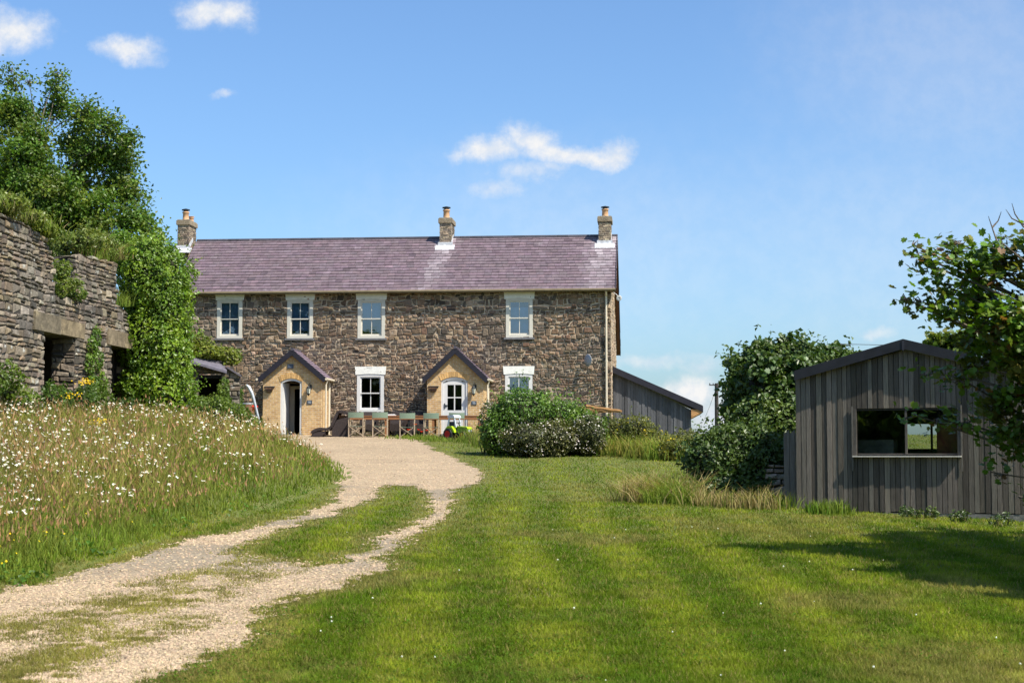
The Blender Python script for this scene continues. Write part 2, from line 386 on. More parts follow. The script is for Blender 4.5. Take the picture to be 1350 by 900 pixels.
mb = MB(); mb.add(*sheet(np.arange(-10.5, -.2, .06), np.arange(5.5, 63.6, .09)))
tag(mb.build('gravel_drive', gravel_mat(), smooth=True), kind='structure')

def scr_pts(n, ymin, ymax, a=.43):
    Y = 1 / rng.uniform(1 / ymax, 1 / ymin, n); X = rng.uniform(-a, a, n) * Y
    return X, Y
# loose chippings
X, Y = scr_pts(420000, 8.5, 63.5); k = (X < 0) & (gravel(X, Y) > .5) & (rng.random(len(X)) > dusty(X, Y) * .90); X, Y = X[k], Y[k]; k = rng.random(len(X)) > thin_grass(X, Y) * .95; X, Y = X[k], Y[k]
Xo, Yo = scr_pts(260000, 8.5, 40); ex = gravel(Xo, Yo) < .5; exb = gravel(Xo + .12, Yo + .2) + gravel(Xo - .12, Yo - .2) > .5
k = ex & exb & (rng.random(len(Xo)) < .35) & ~meadow(Xo, Yo); X = np.r_[X, Xo[k]]; Y = np.r_[Y, Yo[k]]
n = len(X); sz = rng.uniform(.007, .019, n) * np.clip(Y / 16, .9, 1.6)
oct_ = np.array([[1, 0, 0], [0, 1, 0], [-1, 0, 0], [0, -1, 0], [0, 0, 1.], [0, 0, -1]])
octf = np.array([[0, 1, 4], [1, 2, 4], [2, 3, 4], [3, 0, 4], [1, 0, 5], [2, 1, 5], [3, 2, 5], [0, 3, 5]])[:4]
ang = rng.uniform(0, 6.28, n); sc = rng.uniform(.6, 1.25, (n, 1, 3)) * np.array([1, 1, .62])
V = np.repeat(oct_[None], n, 0) * sc * sz[:, None, None] * rng.uniform(.7, 1.2, (n, 6, 1))
c, s_ = np.cos(ang)[:, None], np.sin(ang)[:, None]; V = np.stack([V[..., 0] * c - V[..., 1] * s_, V[..., 0] * s_ + V[..., 1] * c, V[..., 2]], -1)
V += np.stack([X, Y, H(X, Y) + .008 + sz * .15], -1)[:, None]
sz[rng.random(n) < .03] *= 1.8; T = tints(n, (.41, .305, .198), .28, .06); T[rng.random(n) < .06] *= .45
mb = MB(); mb.add(V.reshape(-1, 3), (octf[None] + 6 * np.arange(n)[:, None, None]).reshape(-1, 3), np.repeat(T, 6, 0))
tag(mb.build('gravel_chippings', M['gravelstone']), 'loose pale beige chippings scattered over the curving drive', 'gravel', kind='stuff')

# ------------------------------------------------------------------ grass
def blades(mb, X, Y, h, w, T, lean=.5, seg=1, tip=None, zoff=0):
    n = len(X); a = rng.uniform(0, 2 * np.pi, n); dx, dy = np.cos(a), np.sin(a)
    b = rng.uniform(0, 2 * np.pi, n); lx, ly = np.cos(b) * lean * h * rng.random(n), np.sin(b) * lean * h * rng.random(n)
    Z = H(X, Y) + zoff
    P = lambda k, f, ww: np.stack([X + lx * f * f + k * dx * ww, Y + ly * f * f + k * dy * ww, Z + h * f], -1)
    T2 = T if tip is None else tip
    if seg == 1:
        V = np.stack([P(-1, 0, w / 2), P(1, 0, w / 2), P(0, 1, 0)], 1); TT = np.stack([T, T, T2], 1)
        mb.add(V.reshape(-1, 3), np.arange(3 * n).reshape(-1, 3), TT.reshape(-1, 3))
    else:
        V = np.stack([P(-1, 0, w / 2), P(1, 0, w / 2), P(1, .55, w / 2.4), P(-1, .55, w / 2.4), P(0, 1, 0)], 1)
        TT = np.stack([T, T, (T + T2) / 2, (T + T2) / 2, T2], 1)
        base = mb.n; mb.add(V.reshape(-1, 3), 5 * np.arange(n)[:, None] + np.array([[0, 1, 2, 3]]), TT.reshape(-1, 3))
        mb.F.setdefault((3, 0), []).append(base + 5 * np.arange(n)[:, None] + np.array([[3, 2, 4]]))
    return np.stack([X + lx, Y + ly, Z + h], -1)
# mown lawn
def stripes(X, Y):
    u = X + .045 * (Y - 20) * sstep(3, -4, X) - .02 * (Y - 20) * sstep(1, 6, X) + .35 * (vn(X, Y, .22, 70) - .5)
    return np.tanh(1.8 * np.sin(u * 2 * np.pi / 1.2 + .8))
X, Y = scr_pts(1150000, 8.5, 64); gq = gravel(X, Y); k = ((gq < .5) | (rng.random(len(X)) < .9 * thin_grass(X, Y))) & ~blocked(X, Y) & ~((X < xedge(Y) - .5) & (Y < 57)) & (Y < 62.5); X, Y = X[k], Y[k]
Xe, Ye = scr_pts(420000, 8.5, 26); ke = (Xe < 0) & (rng.random(len(Xe)) < 1.2 * thin_grass(Xe, Ye)) & (gravel(Xe, Ye) > .5); X = np.r_[X, Xe[ke]]; Y = np.r_[Y, Ye[ke]]; n = len(X)
st = stripes(X, Y); p1 = fbm(X, Y, .55, 71); p2 = fbm(X, Y, 1.6, 72); p3 = vn(X, Y, 4.5, 73)
gr = np.array([.090, .150, .008]); ye = np.array([.235, .270, .022]); dry = np.array([.27, .215, .075]); dk = np.array([.075, .135, .012])
f_y = np.clip(.46 + .40 * st + .7 * (p2 - .5), 0, 1)[:, None]; f_d = (sstep(.54 - .07 * sstep(20, 12, Y), .72, p1) * .5 + sstep(.62, .88, p3) * .28)[:, None]; f_k = (sstep(.56, .74, fbm(X, Y, .9, 76)) * .55)[:, None]
near_gr = np.clip(gravel(X + .35, Y) + gravel(X - .35, Y) + gravel(X, Y + .6) + gravel(X, Y - .6), 0, 1)[:, None] * .62
T = gr * (1 - f_y) + ye * f_y; T = T * (1 - f_k) + dk * f_k; f_d = np.maximum(f_d, near_gr); T = T * (1 - f_d) + dry * f_d
T *= (.72 + .56 * vn(X, Y, 9, 78))[:, None] * (.85 + .3 * vn(X, Y, 3.2, 75))[:, None]; T *= tints(n, (1, 1, 1), .34, .10); s_dry = rng.random(n) < .09; T[s_dry] = np.array([.28, .21, .08]) * (.7 + .5 * rng.random((s_dry.sum(), 1)))
h = rng.uniform(.020, .055, n) * (.5 + .5 * p2 + .7 * vn(X, Y, 6.5, 79)) * (1 - .45 * near_gr[:, 0]); w = .0035 + .00042 * Y
mb = MB(); blades(mb, X, Y, h, w, T, lean=1.1, tip=T * 1.15)
tag(mb.build('lawn_grass', M['grass']), 'striped mown lawn of short green and yellowing grass', 'grass', kind='stuff')
# clover flowers in the lawn
X, Y = scr_pts(1500, 9, 45); k = (gravel(X, Y) < .5) & (X > -4) & ~blocked(X, Y) & ~meadow(X, Y) & (fbm(X, Y, .4, 77) > .45); X, Y = X[k][:60], Y[k][:60]
mb = MB()
for x, y in zip(X, Y): mb.ell((x, y, Hs(x, y) + .045), [rng.uniform(.005, .010)] * 3, 5, 4, (.8, .8, .76))
tag(mb.build('clover_flowers', M['petal'], smooth=True), 'tiny white clover heads dotted through the mown lawn', 'flowers', kind='stuff')

# meadow
X, Y = scr_pts(330000, 8.5, 58, .62); X = -np.abs(X); k = meadow(X, Y) & (X > -14.5); X, Y = X[k], Y[k]; n = len(X)
d = np.clip((xedge(Y) - X) / 1.5, 0, 1); p = fbm(X, Y, .6, 81)
h = (.08 + .50 * d ** 1.2) * rng.uniform(.3, 1.25, n) * (.75 + .5 * p)
base = np.array([.105, .170, .014]); straw = np.array([.40, .325, .11]); rust = np.array([.33, .165, .065])
f = ((.18 + .82 * d ** 1.3) * np.clip(.17 + 1.4 * (p - .34) + .5 * rng.random(n), 0, 1))[:, None]
T = base * (1 - f * .6) + straw * f * .6; TIP = np.where(rng.random((n, 1)) < .25, rust, straw) * f + base * 1.5 * (1 - f)
v = tints(n, (1, 1, 1), .36, .12) * (.7 + .6 * vn(X, Y, 2.3, 83))[:, None]; T, TIP = T * v * .85, TIP * v  # blade bases darkened in colour for the shade among the stems
mb = MB(); tips = blades(mb, X, Y, h, .005 + .00038 * Y, T, lean=.75, seg=2, tip=TIP)
sel = np.where((rng.random(n) < .34) & (d > .35))[0]      # seed heads
c = tips[sel]; m_ = len(sel); hh = rng.uniform(.03, .09, m_); ww = .006 + .0003 * Y[sel]; a = rng.uniform(0, 6.28, m_)
D = np.stack([np.cos(a) * ww, np.sin(a) * ww, np.zeros(m_)], -1); U = np.stack([rng.normal(0, .3, m_) * hh, rng.normal(0, .3, m_) * hh, hh], -1)
mb.add(np.stack([c - U * .4, c + D, c + U, c - D], 1).reshape(-1, 3), 4 * np.arange(m_)[:, None] + np.arange(4), np.repeat(tints(m_, (.33, .20, .10), .35, .12), 4, 0))
tag(mb.build('meadow_grass', M['grass']), 'tall wild meadow grass gone to straw on the bank below the ruin', 'grass', kind='stuff')

def discs(mb, C, r, T, T2=None, k=8, tilt=.45):
    n = len(C); nrm = rng.normal(0, tilt, (n, 3)) + np.array([.35, -.35, 1]); nrm /= np.linalg.norm(nrm, axis=1)[:, None]
    a = np.cross(nrm, np.array([0.13, 1, .2])); a /= np.linalg.norm(a, axis=1)[:, None]; b = np.cross(nrm, a)
    t = np.arange(k) * 2 * np.pi / k; rr = r[:, None] * np.where(np.arange(k) % 2, 1, .62)
    ring = C[:, None] + rr[..., None] * (np.cos(t)[None, :, None] * a[:, None] + np.sin(t)[None, :, None] * b[:, None])
    V = np.concatenate([ring, (C + nrm * r[:, None] * .12)[:, None]], 1)
    Fc = np.array([[i, (i + 1) % k, k] for i in range(k)])
    TT = np.repeat(T[:, None], k + 1, 1)
    mb.add(V.reshape(-1, 3), (Fc[None] + (k + 1) * np.arange(n)[:, None, None]).reshape(-1, 3), TT.reshape(-1, 3))
    if T2 is not None:
        ring2 = C[:, None] + nrm[:, None] * r[:, None, None] * .16 + r[:, None, None] * .3 * (np.cos(t)[None, :, None] * a[:, None] + np.sin(t)[None, :, None] * b[:, None])
        mb.add(ring2.reshape(-1, 3), k * np.arange(n)[:, None] + np.arange(k), np.repeat(np.tile(T2, (n, 1)), k, 0))
X, Y = scr_pts(34000, 9, 50, .6); X = -np.abs(X); dd = xedge(Y) - X
k = meadow(X, Y) & (dd > .7) & (X > -14) & (rng.random(len(X)) < sstep(.42, .62, fbm(X, Y, .8, 91)) * 1.3); X, Y, dd = X[k], Y[k], dd[k]; n = len(X)
hz = (.28 + .36 * np.clip(dd / 2, 0, 1)) * rng.uniform(.7, 1.15, n)
C = np.stack([X, Y, H(X, Y) + hz], -1)
mb = MB(); discs(mb, C, (.010 + .023 * rng.random(n) ** 1.5) * np.clip(Y / 24, .85, 1.3), tints(n, (.80, .78, .72), .12, .03), np.array([.6, .38, .03]))
blades(mb, X, Y, hz, np.full(n, .006) + .0002 * Y, tints(n, (.09, .14, .03)), lean=.02)
tag(mb.build('oxeye_daisies', M['petal']), 'white daisies with yellow centres scattered through the tall meadow grass', 'flowers', kind='stuff')
X, Y = scr_pts(2600, 9, 24, .6); X = -np.abs(X); dd = xedge(Y) - X; k = (dd > .25) & (dd < 1.6) & (fbm(X, Y, .8, 93) > .42); X, Y = X[k][:260], Y[k][:260]; n = len(X)
hz = rng.uniform(.14, .26, n); mb = MB(); discs(mb, np.stack([X, Y, H(X, Y) + hz], -1), rng.uniform(.010, .017, n), tints(n, (.75, .55, .01), .1, .03))
blades(mb, X, Y, hz, np.full(n, .006), tints(n, (.09, .14, .03)), lean=.02)
tag(mb.build('buttercups', M['petal']), 'small yellow buttercups at the foot of the meadow beside the track', 'flowers', kind='stuff')

# ------------------------------------------------------------------ foliage
def leaf_mesh(mb, C, Nrm, size, T, shape='oval', fold=.18, r=None):
    r = r or rng; n = len(C); Nrm = Nrm / (np.linalg.norm(Nrm, axis=1)[:, None] + 1e-9)
    d = r.normal(0, 1, (n, 3)); d[:, 2] -= .5; d -= (d * Nrm).sum(1)[:, None] * Nrm; d /= np.linalg.norm(d, axis=1)[:, None] + 1e-9
    e = np.cross(Nrm, d); s = size[:, None]
    if shape == 'oval':
        wd = .36
        V = np.stack([C - d * s * .5, C + e * s * wd + Nrm * s * fold - d * s * .05, C + d * s * .55, C - e * s * wd + Nrm * s * fold - d * s * .05], 1)
        mb.add(V.reshape(-1, 3), (4 * np.arange(n)[:, None, None] + np.array([[0, 1, 2], [0, 2, 3]])[None]).reshape(-1, 3), np.repeat(T, 4, 0))
    else:             # five-lobed leaf
        pr = [(.24, -.46), (.34, -.26), (.56, -.10), (.40, .06), (.44, .34), (.22, .33), (0, .58)]
        pts = pr + [(-a, b) for a, b in pr[-2::-1]]; k = len(pts)
        V = np.stack([C - d * s * .28] + [C + e * s * a + d * s * b + Nrm * s * fold * abs(a) for a, b in pts], 1)
        Fc = np.array([[0, i, i + 1] for i in range(1, k)])
        mb.add(V.reshape(-1, 3), ((k + 1) * np.arange(n)[:, None, None] + Fc[None]).reshape(-1, 3), np.repeat(T, k + 1, 0))
def blob(px, py, Y, rx, ry, rd=None):
    s = Y / F; c = at(px, py, Y); return (np.array(c), np.array([rx * s, rd if rd else (rx + ry) / 2 * s, ry * s]))
def bush(name, label, cat, blobs, n, leaf, col, group=None, mt='ivyleaf', bloom=None, core=.74, seed=1, up=.35, rough=.16, jit=.8, hue=.12, fine=0):
    r = np.random.default_rng(seed); base = np.mean([b[0] for b in blobs], 0); gz = Hs(base[0], base[1])
    root = empty(name, (base[0], base[1], gz), 0, label, cat, group); o = np.array([base[0], base[1], gz])
    area = np.array([(b[1][0] * b[1][2] + b[1][0] * b[1][1] + b[1][1] * b[1][2]) for b in blobs]); pr = area / area.sum()
    which = r.choice(len(blobs), n, p=pr); C0 = np.array([b[0] for b in blobs])[which]; Rr = np.array([b[1] for b in blobs])[which]
    D = r.normal(0, 1, (n, 3)); D /= np.linalg.norm(D, axis=1)[:, None]
    bump_ = fbm(D[:, 0] * 2 + which * 3.1, D[:, 1] * 2 + D[:, 2] * 2.7, 1.3, seed) - .5
    pit = sstep(.50, .66, fbm(D[:, 0] * 3.3 + which * 5.7 + D[:, 1] * 2, D[:, 2] * 3.7, 1.6, seed + 3)); lay = np.minimum(1.05, 1 - np.abs(r.normal(0, .11, n)) + .06 * r.random(n)) - .15 * pit
    rad = (1 + rough * 2 * bump_) * lay
    P = C0 + D * Rr * rad[:, None]
    ok = np.ones(n, bool)
    for i, b in enumerate(blobs):
        q = np.linalg.norm((P - b[0]) / b[1], axis=1); ok &= (which == i) | (q > .70)
    ok &= P[:, 2] > H(P[:, 0], P[:, 1]) - .02
    P, D, bump_ = P[ok], D[ok], bump_[ok]
    nsh = max(6, n // 130); Pn = []; Dn = []
    for q in range(nsh):
        i = r.choice(len(blobs), p=pr); d = r.normal(0, 1, 3); d[2] = abs(d[2]) * .9 + .1 * d[2]; d /= np.linalg.norm(d); c, rd = blobs[i]
        ln = r.uniform(.10, .32) * min(.9, float(np.mean(rd))); k = r.integers(8, 18); t = r.random((k, 1)); dr = d + np.array([0, 0, .5]); Pn.append(c + d * rd * .93 + dr * ln * 1.6 * t + r.normal(0, leaf * .45, (k, 3))); Dn.append(np.tile(d, (k, 1)))
    Pn = np.concatenate(Pn); Dn = np.concatenate(Dn); P = np.concatenate([P, Pn]); D = np.concatenate([D, Dn]); m = len(P)
    Nn = D / np.array([1, 1, 1]) + r.normal(0, jit, (m, 3)) + np.array([.1, -.1, up])
    cl = fbm(P[:, 0] * 1.0 + P[:, 1], P[:, 2] + P[:, 1] * .3, 2.2, seed + 9)
    col = np.array(col, float); col2 = col * np.array([1.7, 1.45, 1.0])
    f = np.clip((cl - .38) * 2.2, 0, 1)[:, None]
    T = (col * (1 - f) + col2 * f) * tints(m, (1, 1, 1), .3, hue, r)
    mbf = MB(); leaf_mesh(mbf, P - o, Nn, leaf * (.45 + .9 * r.random(m) ** 1.4), T, r=r)
    mbf.build('foliage', M[mt], root)
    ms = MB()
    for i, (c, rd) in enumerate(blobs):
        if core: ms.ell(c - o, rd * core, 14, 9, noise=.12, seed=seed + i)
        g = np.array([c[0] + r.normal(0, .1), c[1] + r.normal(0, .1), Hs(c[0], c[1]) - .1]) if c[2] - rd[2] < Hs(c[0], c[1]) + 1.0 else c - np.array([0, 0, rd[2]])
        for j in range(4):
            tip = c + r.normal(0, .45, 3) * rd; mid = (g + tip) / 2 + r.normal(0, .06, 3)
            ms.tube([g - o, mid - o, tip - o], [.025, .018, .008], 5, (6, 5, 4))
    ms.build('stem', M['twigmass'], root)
    if bloom:
        bn, bc, br, (za, zb) = bloom; which = r.choice(len(blobs), bn, p=pr); D = r.normal(0, 1, (bn, 3)); D[:, 1] = -np.abs(D[:, 1]); D /= np.linalg.norm(D, axis=1)[:, None]
        Q = np.array([b[0] for b in blobs])[which] + D * np.array([b[1] for b in blobs])[which] * r.uniform(.97, 1.10, (bn, 1))
        k = (Q[:, 2] > H(Q[:, 0], Q[:, 1]) + .08) & (fbm(Q[:, 0] * 1.7, Q[:, 2] * 1.7, 1.5, seed + 5) > .34)
        for i, b in enumerate(blobs): k &= (which[:] == i) | (np.linalg.norm((Q - b[0]) / b[1], axis=1) > .95)
        Q = Q[k]
        mbl = MB(); discs(mbl, Q - o, r.uniform(.6, 1.3, len(Q)) * br, tints(len(Q), bc, .15, .05, r), k=6, tilt=.8)
        tag(mbl.build('blossom', M['petal'], root), kind='stuff')
    return root

def tree(name, label, base, fork, clumps, nl, leaf, col, trunk_r, seed=1, shape='oval', tips_per=10, spread=.24, group=None, extra_twigs=(), col2=None, brown=0., mt='leaf', up=.5, jit=.7, lit=1.0):
    """clumps: list of (centre, radii, weight); limbs run from the fork to every clump and twigs to every leaf cluster"""
    r = np.random.default_rng(seed); base = np.array(base, float); fork = [np.array(f, float) for f in (fork if isinstance(fork[0], (list, tuple, np.ndarray, Vector)) else [fork])]
    root = empty(name, base, 0, label, 'tree', group); tr = MB(); cr = MB()
    prev = base - np.array([0, 0, .3]); pts = [prev]
    for f in fork: pts.append((pts[-1] + f) / 2 + r.normal(0, .06, 3) * np.linalg.norm(f - pts[-1]) * .3); pts.append(f)
    rr = np.linspace(trunk_r, trunk_r * .38, len(pts)); rr[0] *= 1.25
    tr.tube([p - base for p in pts], rr, 10)
    W = np.array([c[2] * np.prod(c[1]) ** .67 for c in clumps]); W = W / W.sum()
    for (c, rad, w), ww in zip(clumps, W):
        f = min(fork, key=lambda q: np.linalg.norm(q - c) + 1.6 * max(0, q[2] - c[2] + .55 * np.hypot(*(q - c)[:2]))); L = np.linalg.norm(c - f)
        mid = f * .5 + c * .5 + r.normal(0, .09, 3) * L + np.array([0, 0, -.02 * L]); r0 = min(trunk_r * .30, .010 + .010 * L)
        t = np.linspace(0, 1, 6)[:, None]; path = (1 - t) ** 2 * f + 2 * t * (1 - t) * mid + t ** 2 * c
        tr.tube(path - base, np.linspace(r0, .009, 6), 6)
        nt_ = max(3, int(tips_per * (.5 + np.prod(rad) ** (1 / 3)))); n_here = max(8, int(nl * ww))
        per = np.maximum(1, r.multinomial(n_here, np.ones(nt_) / nt_))
        for j in range(nt_):
            d = r.normal(0, 1, 3); d /= np.linalg.norm(d); q = r.random() ** .42
            tip = c + d * rad * q; st = c + d * rad * q * .15
            tr.tube([st - base, (st + tip) / 2 - base + r.normal(0, .04, 3), tip - base], [.012, .008, .004], 4, caps=False)
            k = per[j]; a = r.random((k, 1)) ** .8
            P = (st * .35 + tip * .65) * (1 - a) + tip * a + np.clip(r.normal(0, spread, (k, 3)), -1.7 * spread, 1.7 * spread) * np.array([1, 1, .75]) * (.55 + .45 * a)
            Nn = r.normal(0, jit, (k, 3)) + np.array([.15, -.2, up]) + d * .25
            br_ = r.uniform(.72, 1.3); cc = np.array(col) * br_
            if col2 is not None and r.random() < .35: cc = np.array(col2) * br_
            T = tints(k, cc, .28, .12, r)
            if brown: b_ = r.random(k) < brown * (r.random() < .5) * 2; T[b_] = np.array([.17, .085, .03]) * r.uniform(.6, 1.4, (b_.sum(), 1))
            leaf_mesh(cr, P - base, Nn, leaf * r.uniform(.6, 1.2, k), T, shape, r=r)
    for path in extra_twigs: tr.tube([np.array(p) - base for p in path], np.linspace(.012, .003, len(path)), 4)
    tr.build('trunk', M['bark'], root, smooth=True); cr.build('crown', M[mt], root)
    return root
def cl(px, py, Y, r, w=1.0, flat=1.0, dy=None):
    s = Y / F; return (np.array(at(px, py, Y)), np.array([r * s, (dy if dy else r * s * 1.1), r * s * flat]), w)

def tuft(name, label, cat, spots, n, h, col, tipc, spread=.3, group=None, wd=.012, flowers=None, lean=.9, seed=3):
    """a clump of long grass or weeds growing from world points (x,y,z)"""
    r = np.random.default_rng(seed); b = np.mean(np.array(spots, float), 0); root = empty(name, b, 0, label, cat, group)
    P = np.array(spots, float)[r.integers(0, len(spots), n)] + np.c_[r.normal(0, spread, (n, 2)), np.zeros(n)]
    sp_i = fbm(P[:, 0], P[:, 1], 1.6, seed); hh = h * r.uniform(.35, 1.15, n) * (.35 + 1.3 * sp_i); a = r.uniform(0, 6.28, n); l = r.uniform(0, lean, n) * hh; q = r.uniform(0, 6.28, n)
    D = np.stack([np.cos(a), np.sin(a), 0 * a], -1) * wd; Lx = np.stack([np.cos(q) * l, np.sin(q) * l, 0 * l], -1); Zv = np.stack([0 * hh, 0 * hh, hh], -1)
    T1 = tints(n, col, .3, .1, r); T2 = tints(n, tipc, .3, .1, r); gm = (r.random(n) < .8 * sstep(.30, .55, vn(P[:, 0], P[:, 1], 1.3, seed + 4)) + .12)[:, None]; T1 = np.where(gm, tints(n, (.12, .17, .025), .3, .1, r), T1); T2 = np.where(gm, tints(n, (.20, .25, .04), .3, .1, r), T2); P = P - b
    V = np.stack([P - D, P + D, P + D * .8 + Lx * .3 + Zv * .55, P - D * .8 + Lx * .3 + Zv * .55, P + Lx + Zv * .95], 1)
    m = MB(); m.add(V.reshape(-1, 3), 5 * np.arange(n)[:, None] + np.array([[0, 1, 2, 3]]), np.stack([T1, T1, (T1 + T2) / 2, (T1 + T2) / 2, T2], 1).reshape(-1, 3))
    m.F.setdefault((3, 0), []).append(5 * np.arange(n)[:, None] + np.array([[3, 2, 4]]))
    m.build('foliage', M['grass'], root)
    if flowers:
        k = r.integers(0, n, flowers[0]); mf = MB(); discs(mf, (P + Lx + Zv)[k], r.uniform(.7, 1.3, flowers[0]) * flowers[2], tints(flowers[0], flowers[1], .1, .04, r), k=6)
        mf.build('blossom', M['petal'], root)
    return root
def gp(px, py, y0=8.): p = gpx(px, py, y0); return (p[0], p[1], Hs(p[0], p[1]))
def onpx(px, Y): x = (px - 675) / F * Y; return (x, Y, Hs(x, Y))
# ------------------------------------------------------------------ masonry
def stone_wall(mb, s0, s1, t0, top, ops, P, course=(.10, .20), length=(.16, .48), proud=.02, joint=.012, pal=None, seed=1, warp=.02, mi=0, jag=.08):
    """individual stones in uneven courses; ops = openings (s0,s1,t0,t1); P maps (s,t,d) to a point, d outward"""
    r = np.random.default_rng(seed); t = t0; tmax = max(top(x) for x in np.linspace(s0, s1, 60))
    V = []; T = []
    def stone(a, b, c, d):
        if b - a < .045 or d - c < .035: return
        col = np.array(pal[r.integers(len(pal))]) * r.uniform(.62, 1.38) * (1 + .08 * (r.random(3) - .5)) * (.66 + .68 * float(fbm(a + 31, c + 17, .55, seed))); gk = .28 * float(sstep(.45, .75, vn(a, c, .7, seed + 6))); col = col * (1 - gk) + col.mean() * np.array([1.02, 1.0, .96]) * gk
        j = joint * r.uniform(.5, 1.3); g = min(.022, (d - c) * .2, (b - a) * .2) * r.uniform(.7, 1.3); pr = proud * r.uniform(.45, 1.5)
        jc = r.normal(0, min(.03, (d - c) * jag), (4, 2))
        for lay, (ins, dep) in enumerate(((0, -.06), (0, pr * .45), (g, pr))):
            for ci_, (x, z) in enumerate(((a + j + ins, c + j + ins), (b - j - ins, c + j + ins), (b - j - ins, d - j - ins), (a + j + ins, d - j - ins))):
                jit = jc[ci_] if lay else (0, 0)
                w = warp * math.sin(1.9 * x + 1.3 * seed + .6 * z) + warp * .6 * math.sin(5.1 * x + 3.1 * z)
                V.append(P(x + jit[0], z + jit[1] + w, dep + (r.normal(0, .004) if lay == 2 else 0)))
        T.extend([col] * 12)
    while t < tmax:
        h = r.uniform(*course) * (1.5 if r.random() < .12 else 1)
        s = s0 - r.random() * .1
        while s < s1:
            l = r.uniform(*length) * (.55 + h * 3.2); a, b = max(s, s0), min(s + l, s1); s += l
            if b - a < .05: continue
            tp = top((a + b) / 2)
            if t > tp - .04: continue
            c, d = t, min(t + h, tp + r.uniform(-.02, .05))
            sub = [(a, b, c, d)]
            if r.random() < .16 and h > .13 and l > .2: m_ = c + (d - c) * r.uniform(.4, .6); sub = [(a, b, c, m_), (a, b, m_, d)]
            for (oa, ob, oc, od) in ops:
                nx_ = []
                for (a2, b2, c2, d2) in sub:
                    if b2 <= oa or a2 >= ob or d2 <= oc or c2 >= od: nx_.append((a2, b2, c2, d2)); continue
                    if a2 < oa: nx_.append((a2, oa, c2, d2))
                    if b2 > ob: nx_.append((ob, b2, c2, d2))
                    m1, m2 = max(a2, oa), min(b2, ob)
                    if c2 < oc: nx_.append((m1, m2, c2, oc))
                    if d2 > od: nx_.append((m1, m2, od, d2))
                sub = nx_
            for q in sub: stone(*q)
        t += h
    n = len(V) // 12
    f = []
    for k in (0, 4): f += [[k + i, k + (i + 1) % 4, k + 4 + (i + 1) % 4, k + 4 + i] for i in range(4)]
    f.append([8, 9, 10, 11])
    mb.add(V, (12 * np.arange(n)[:, None, None] + np.array(f)[None]).reshape(-1, 4), T, mi)
def core_wall(mb, se, te, solid, th, P, mi=0, d0=0.0, tint=None):
    """the solid wall behind the stones: cells of a grid, only the outer faces kept"""
    occ = np.array([[solid((a + b) / 2, (c + d) / 2) for c, d in zip(te[:-1], te[1:])] for a, b in zip(se[:-1], se[1:])])
    V = []; ns, nt_ = occ.shape; g = lambda i, j: 0 <= i < ns and 0 <= j < nt_ and occ[i, j]
    q = lambda *p: V.extend([P(*x) for x in p])
    for i in range(ns):
        for j in range(nt_):
            if not occ[i, j]: continue
            a, b, c, d = se[i], se[i + 1], te[j], te[j + 1]; o, k = d0, d0 - th
            q((a, c, o), (b, c, o), (b, d, o), (a, d, o)); q((b, c, k), (a, c, k), (a, d, k), (b, d, k))
            if not g(i - 1, j): q((a, c, k), (a, c, o), (a, d, o), (a, d, k))
            if not g(i + 1, j): q((b, c, o), (b, c, k), (b, d, k), (b, d, o))
            if not g(i, j - 1): q((a, c, k), (b, c, k), (b, c, o), (a, c, o))
            if not g(i, j + 1): q((a, d, o), (b, d, o), (b, d, k), (a, d, k))
    mb.add(V, np.arange(len(V)).reshape(-1, 4), tint, mi)
def edges(lo, hi, *cuts): return sorted(set([lo, hi] + [c for c in cuts if lo < c < hi]))
BROWN = [(.16, .108, .068), (.20, .135, .084), (.12, .085, .06), (.235, .16, .102), (.165, .117, .082), (.19, .115, .073), (.085, .066, .052), (.27, .195, .13)]
GREY = [tuple(np.array(c) * np.array([.66, .64, .60])) for c in ((.24, .195, .145), (.30, .25, .19), (.18, .145, .115), (.37, .32, .25), (.26, .20, .145), (.33, .255, .17), (.14, .12, .10), (.25, .20, .16))]
def slates(mb, P0, A, Sd, Nn, length, slope, expo, width, tint, seed=1, mi=0):
    r = np.random.default_rng(seed); P0, A, Sd, Nn = (np.array(v, float) for v in (P0, A, Sd, Nn)); V = []; T = []
    rows = int(math.ceil(slope / expo)); expo = slope / rows
    for i in range(rows):
        x = -width * (.5 if i % 2 else 0) + r.uniform(-.03, .03)
        while x < length:
            w = width * r.uniform(.9, 1.1); a, b = max(x, 0), min(x + w, length); x += w
            if b - a < .03: continue
            a += .003; b -= .003; lo = i * expo + r.uniform(-.006, .006); hi = min((i + 1) * expo + .04, slope)
            up0, up1 = .030 + r.uniform(0, .008), .006
            for (s_, t_, n_) in ((a, lo, up0), (b, lo, up0 + r.uniform(-.003, .003)), (b, hi, up1), (a, hi, up1)):
                V.append(P0 + A * s_ + Sd * t_ + Nn * n_)
            for (s_, t_) in ((a, lo), (b, lo)): V.append(P0 + A * s_ + Sd * t_ + Nn * (up0 - .028))
            T.extend([tint((a + b) / 2, lo / slope, r)] * 6)
    n = len(V) // 6
    mb.add(V, (6 * np.arange(n)[:, None, None] + np.array([[0, 1, 2, 3], [4, 5, 1, 0]])[None]).reshape(-1, 4), T, mi)

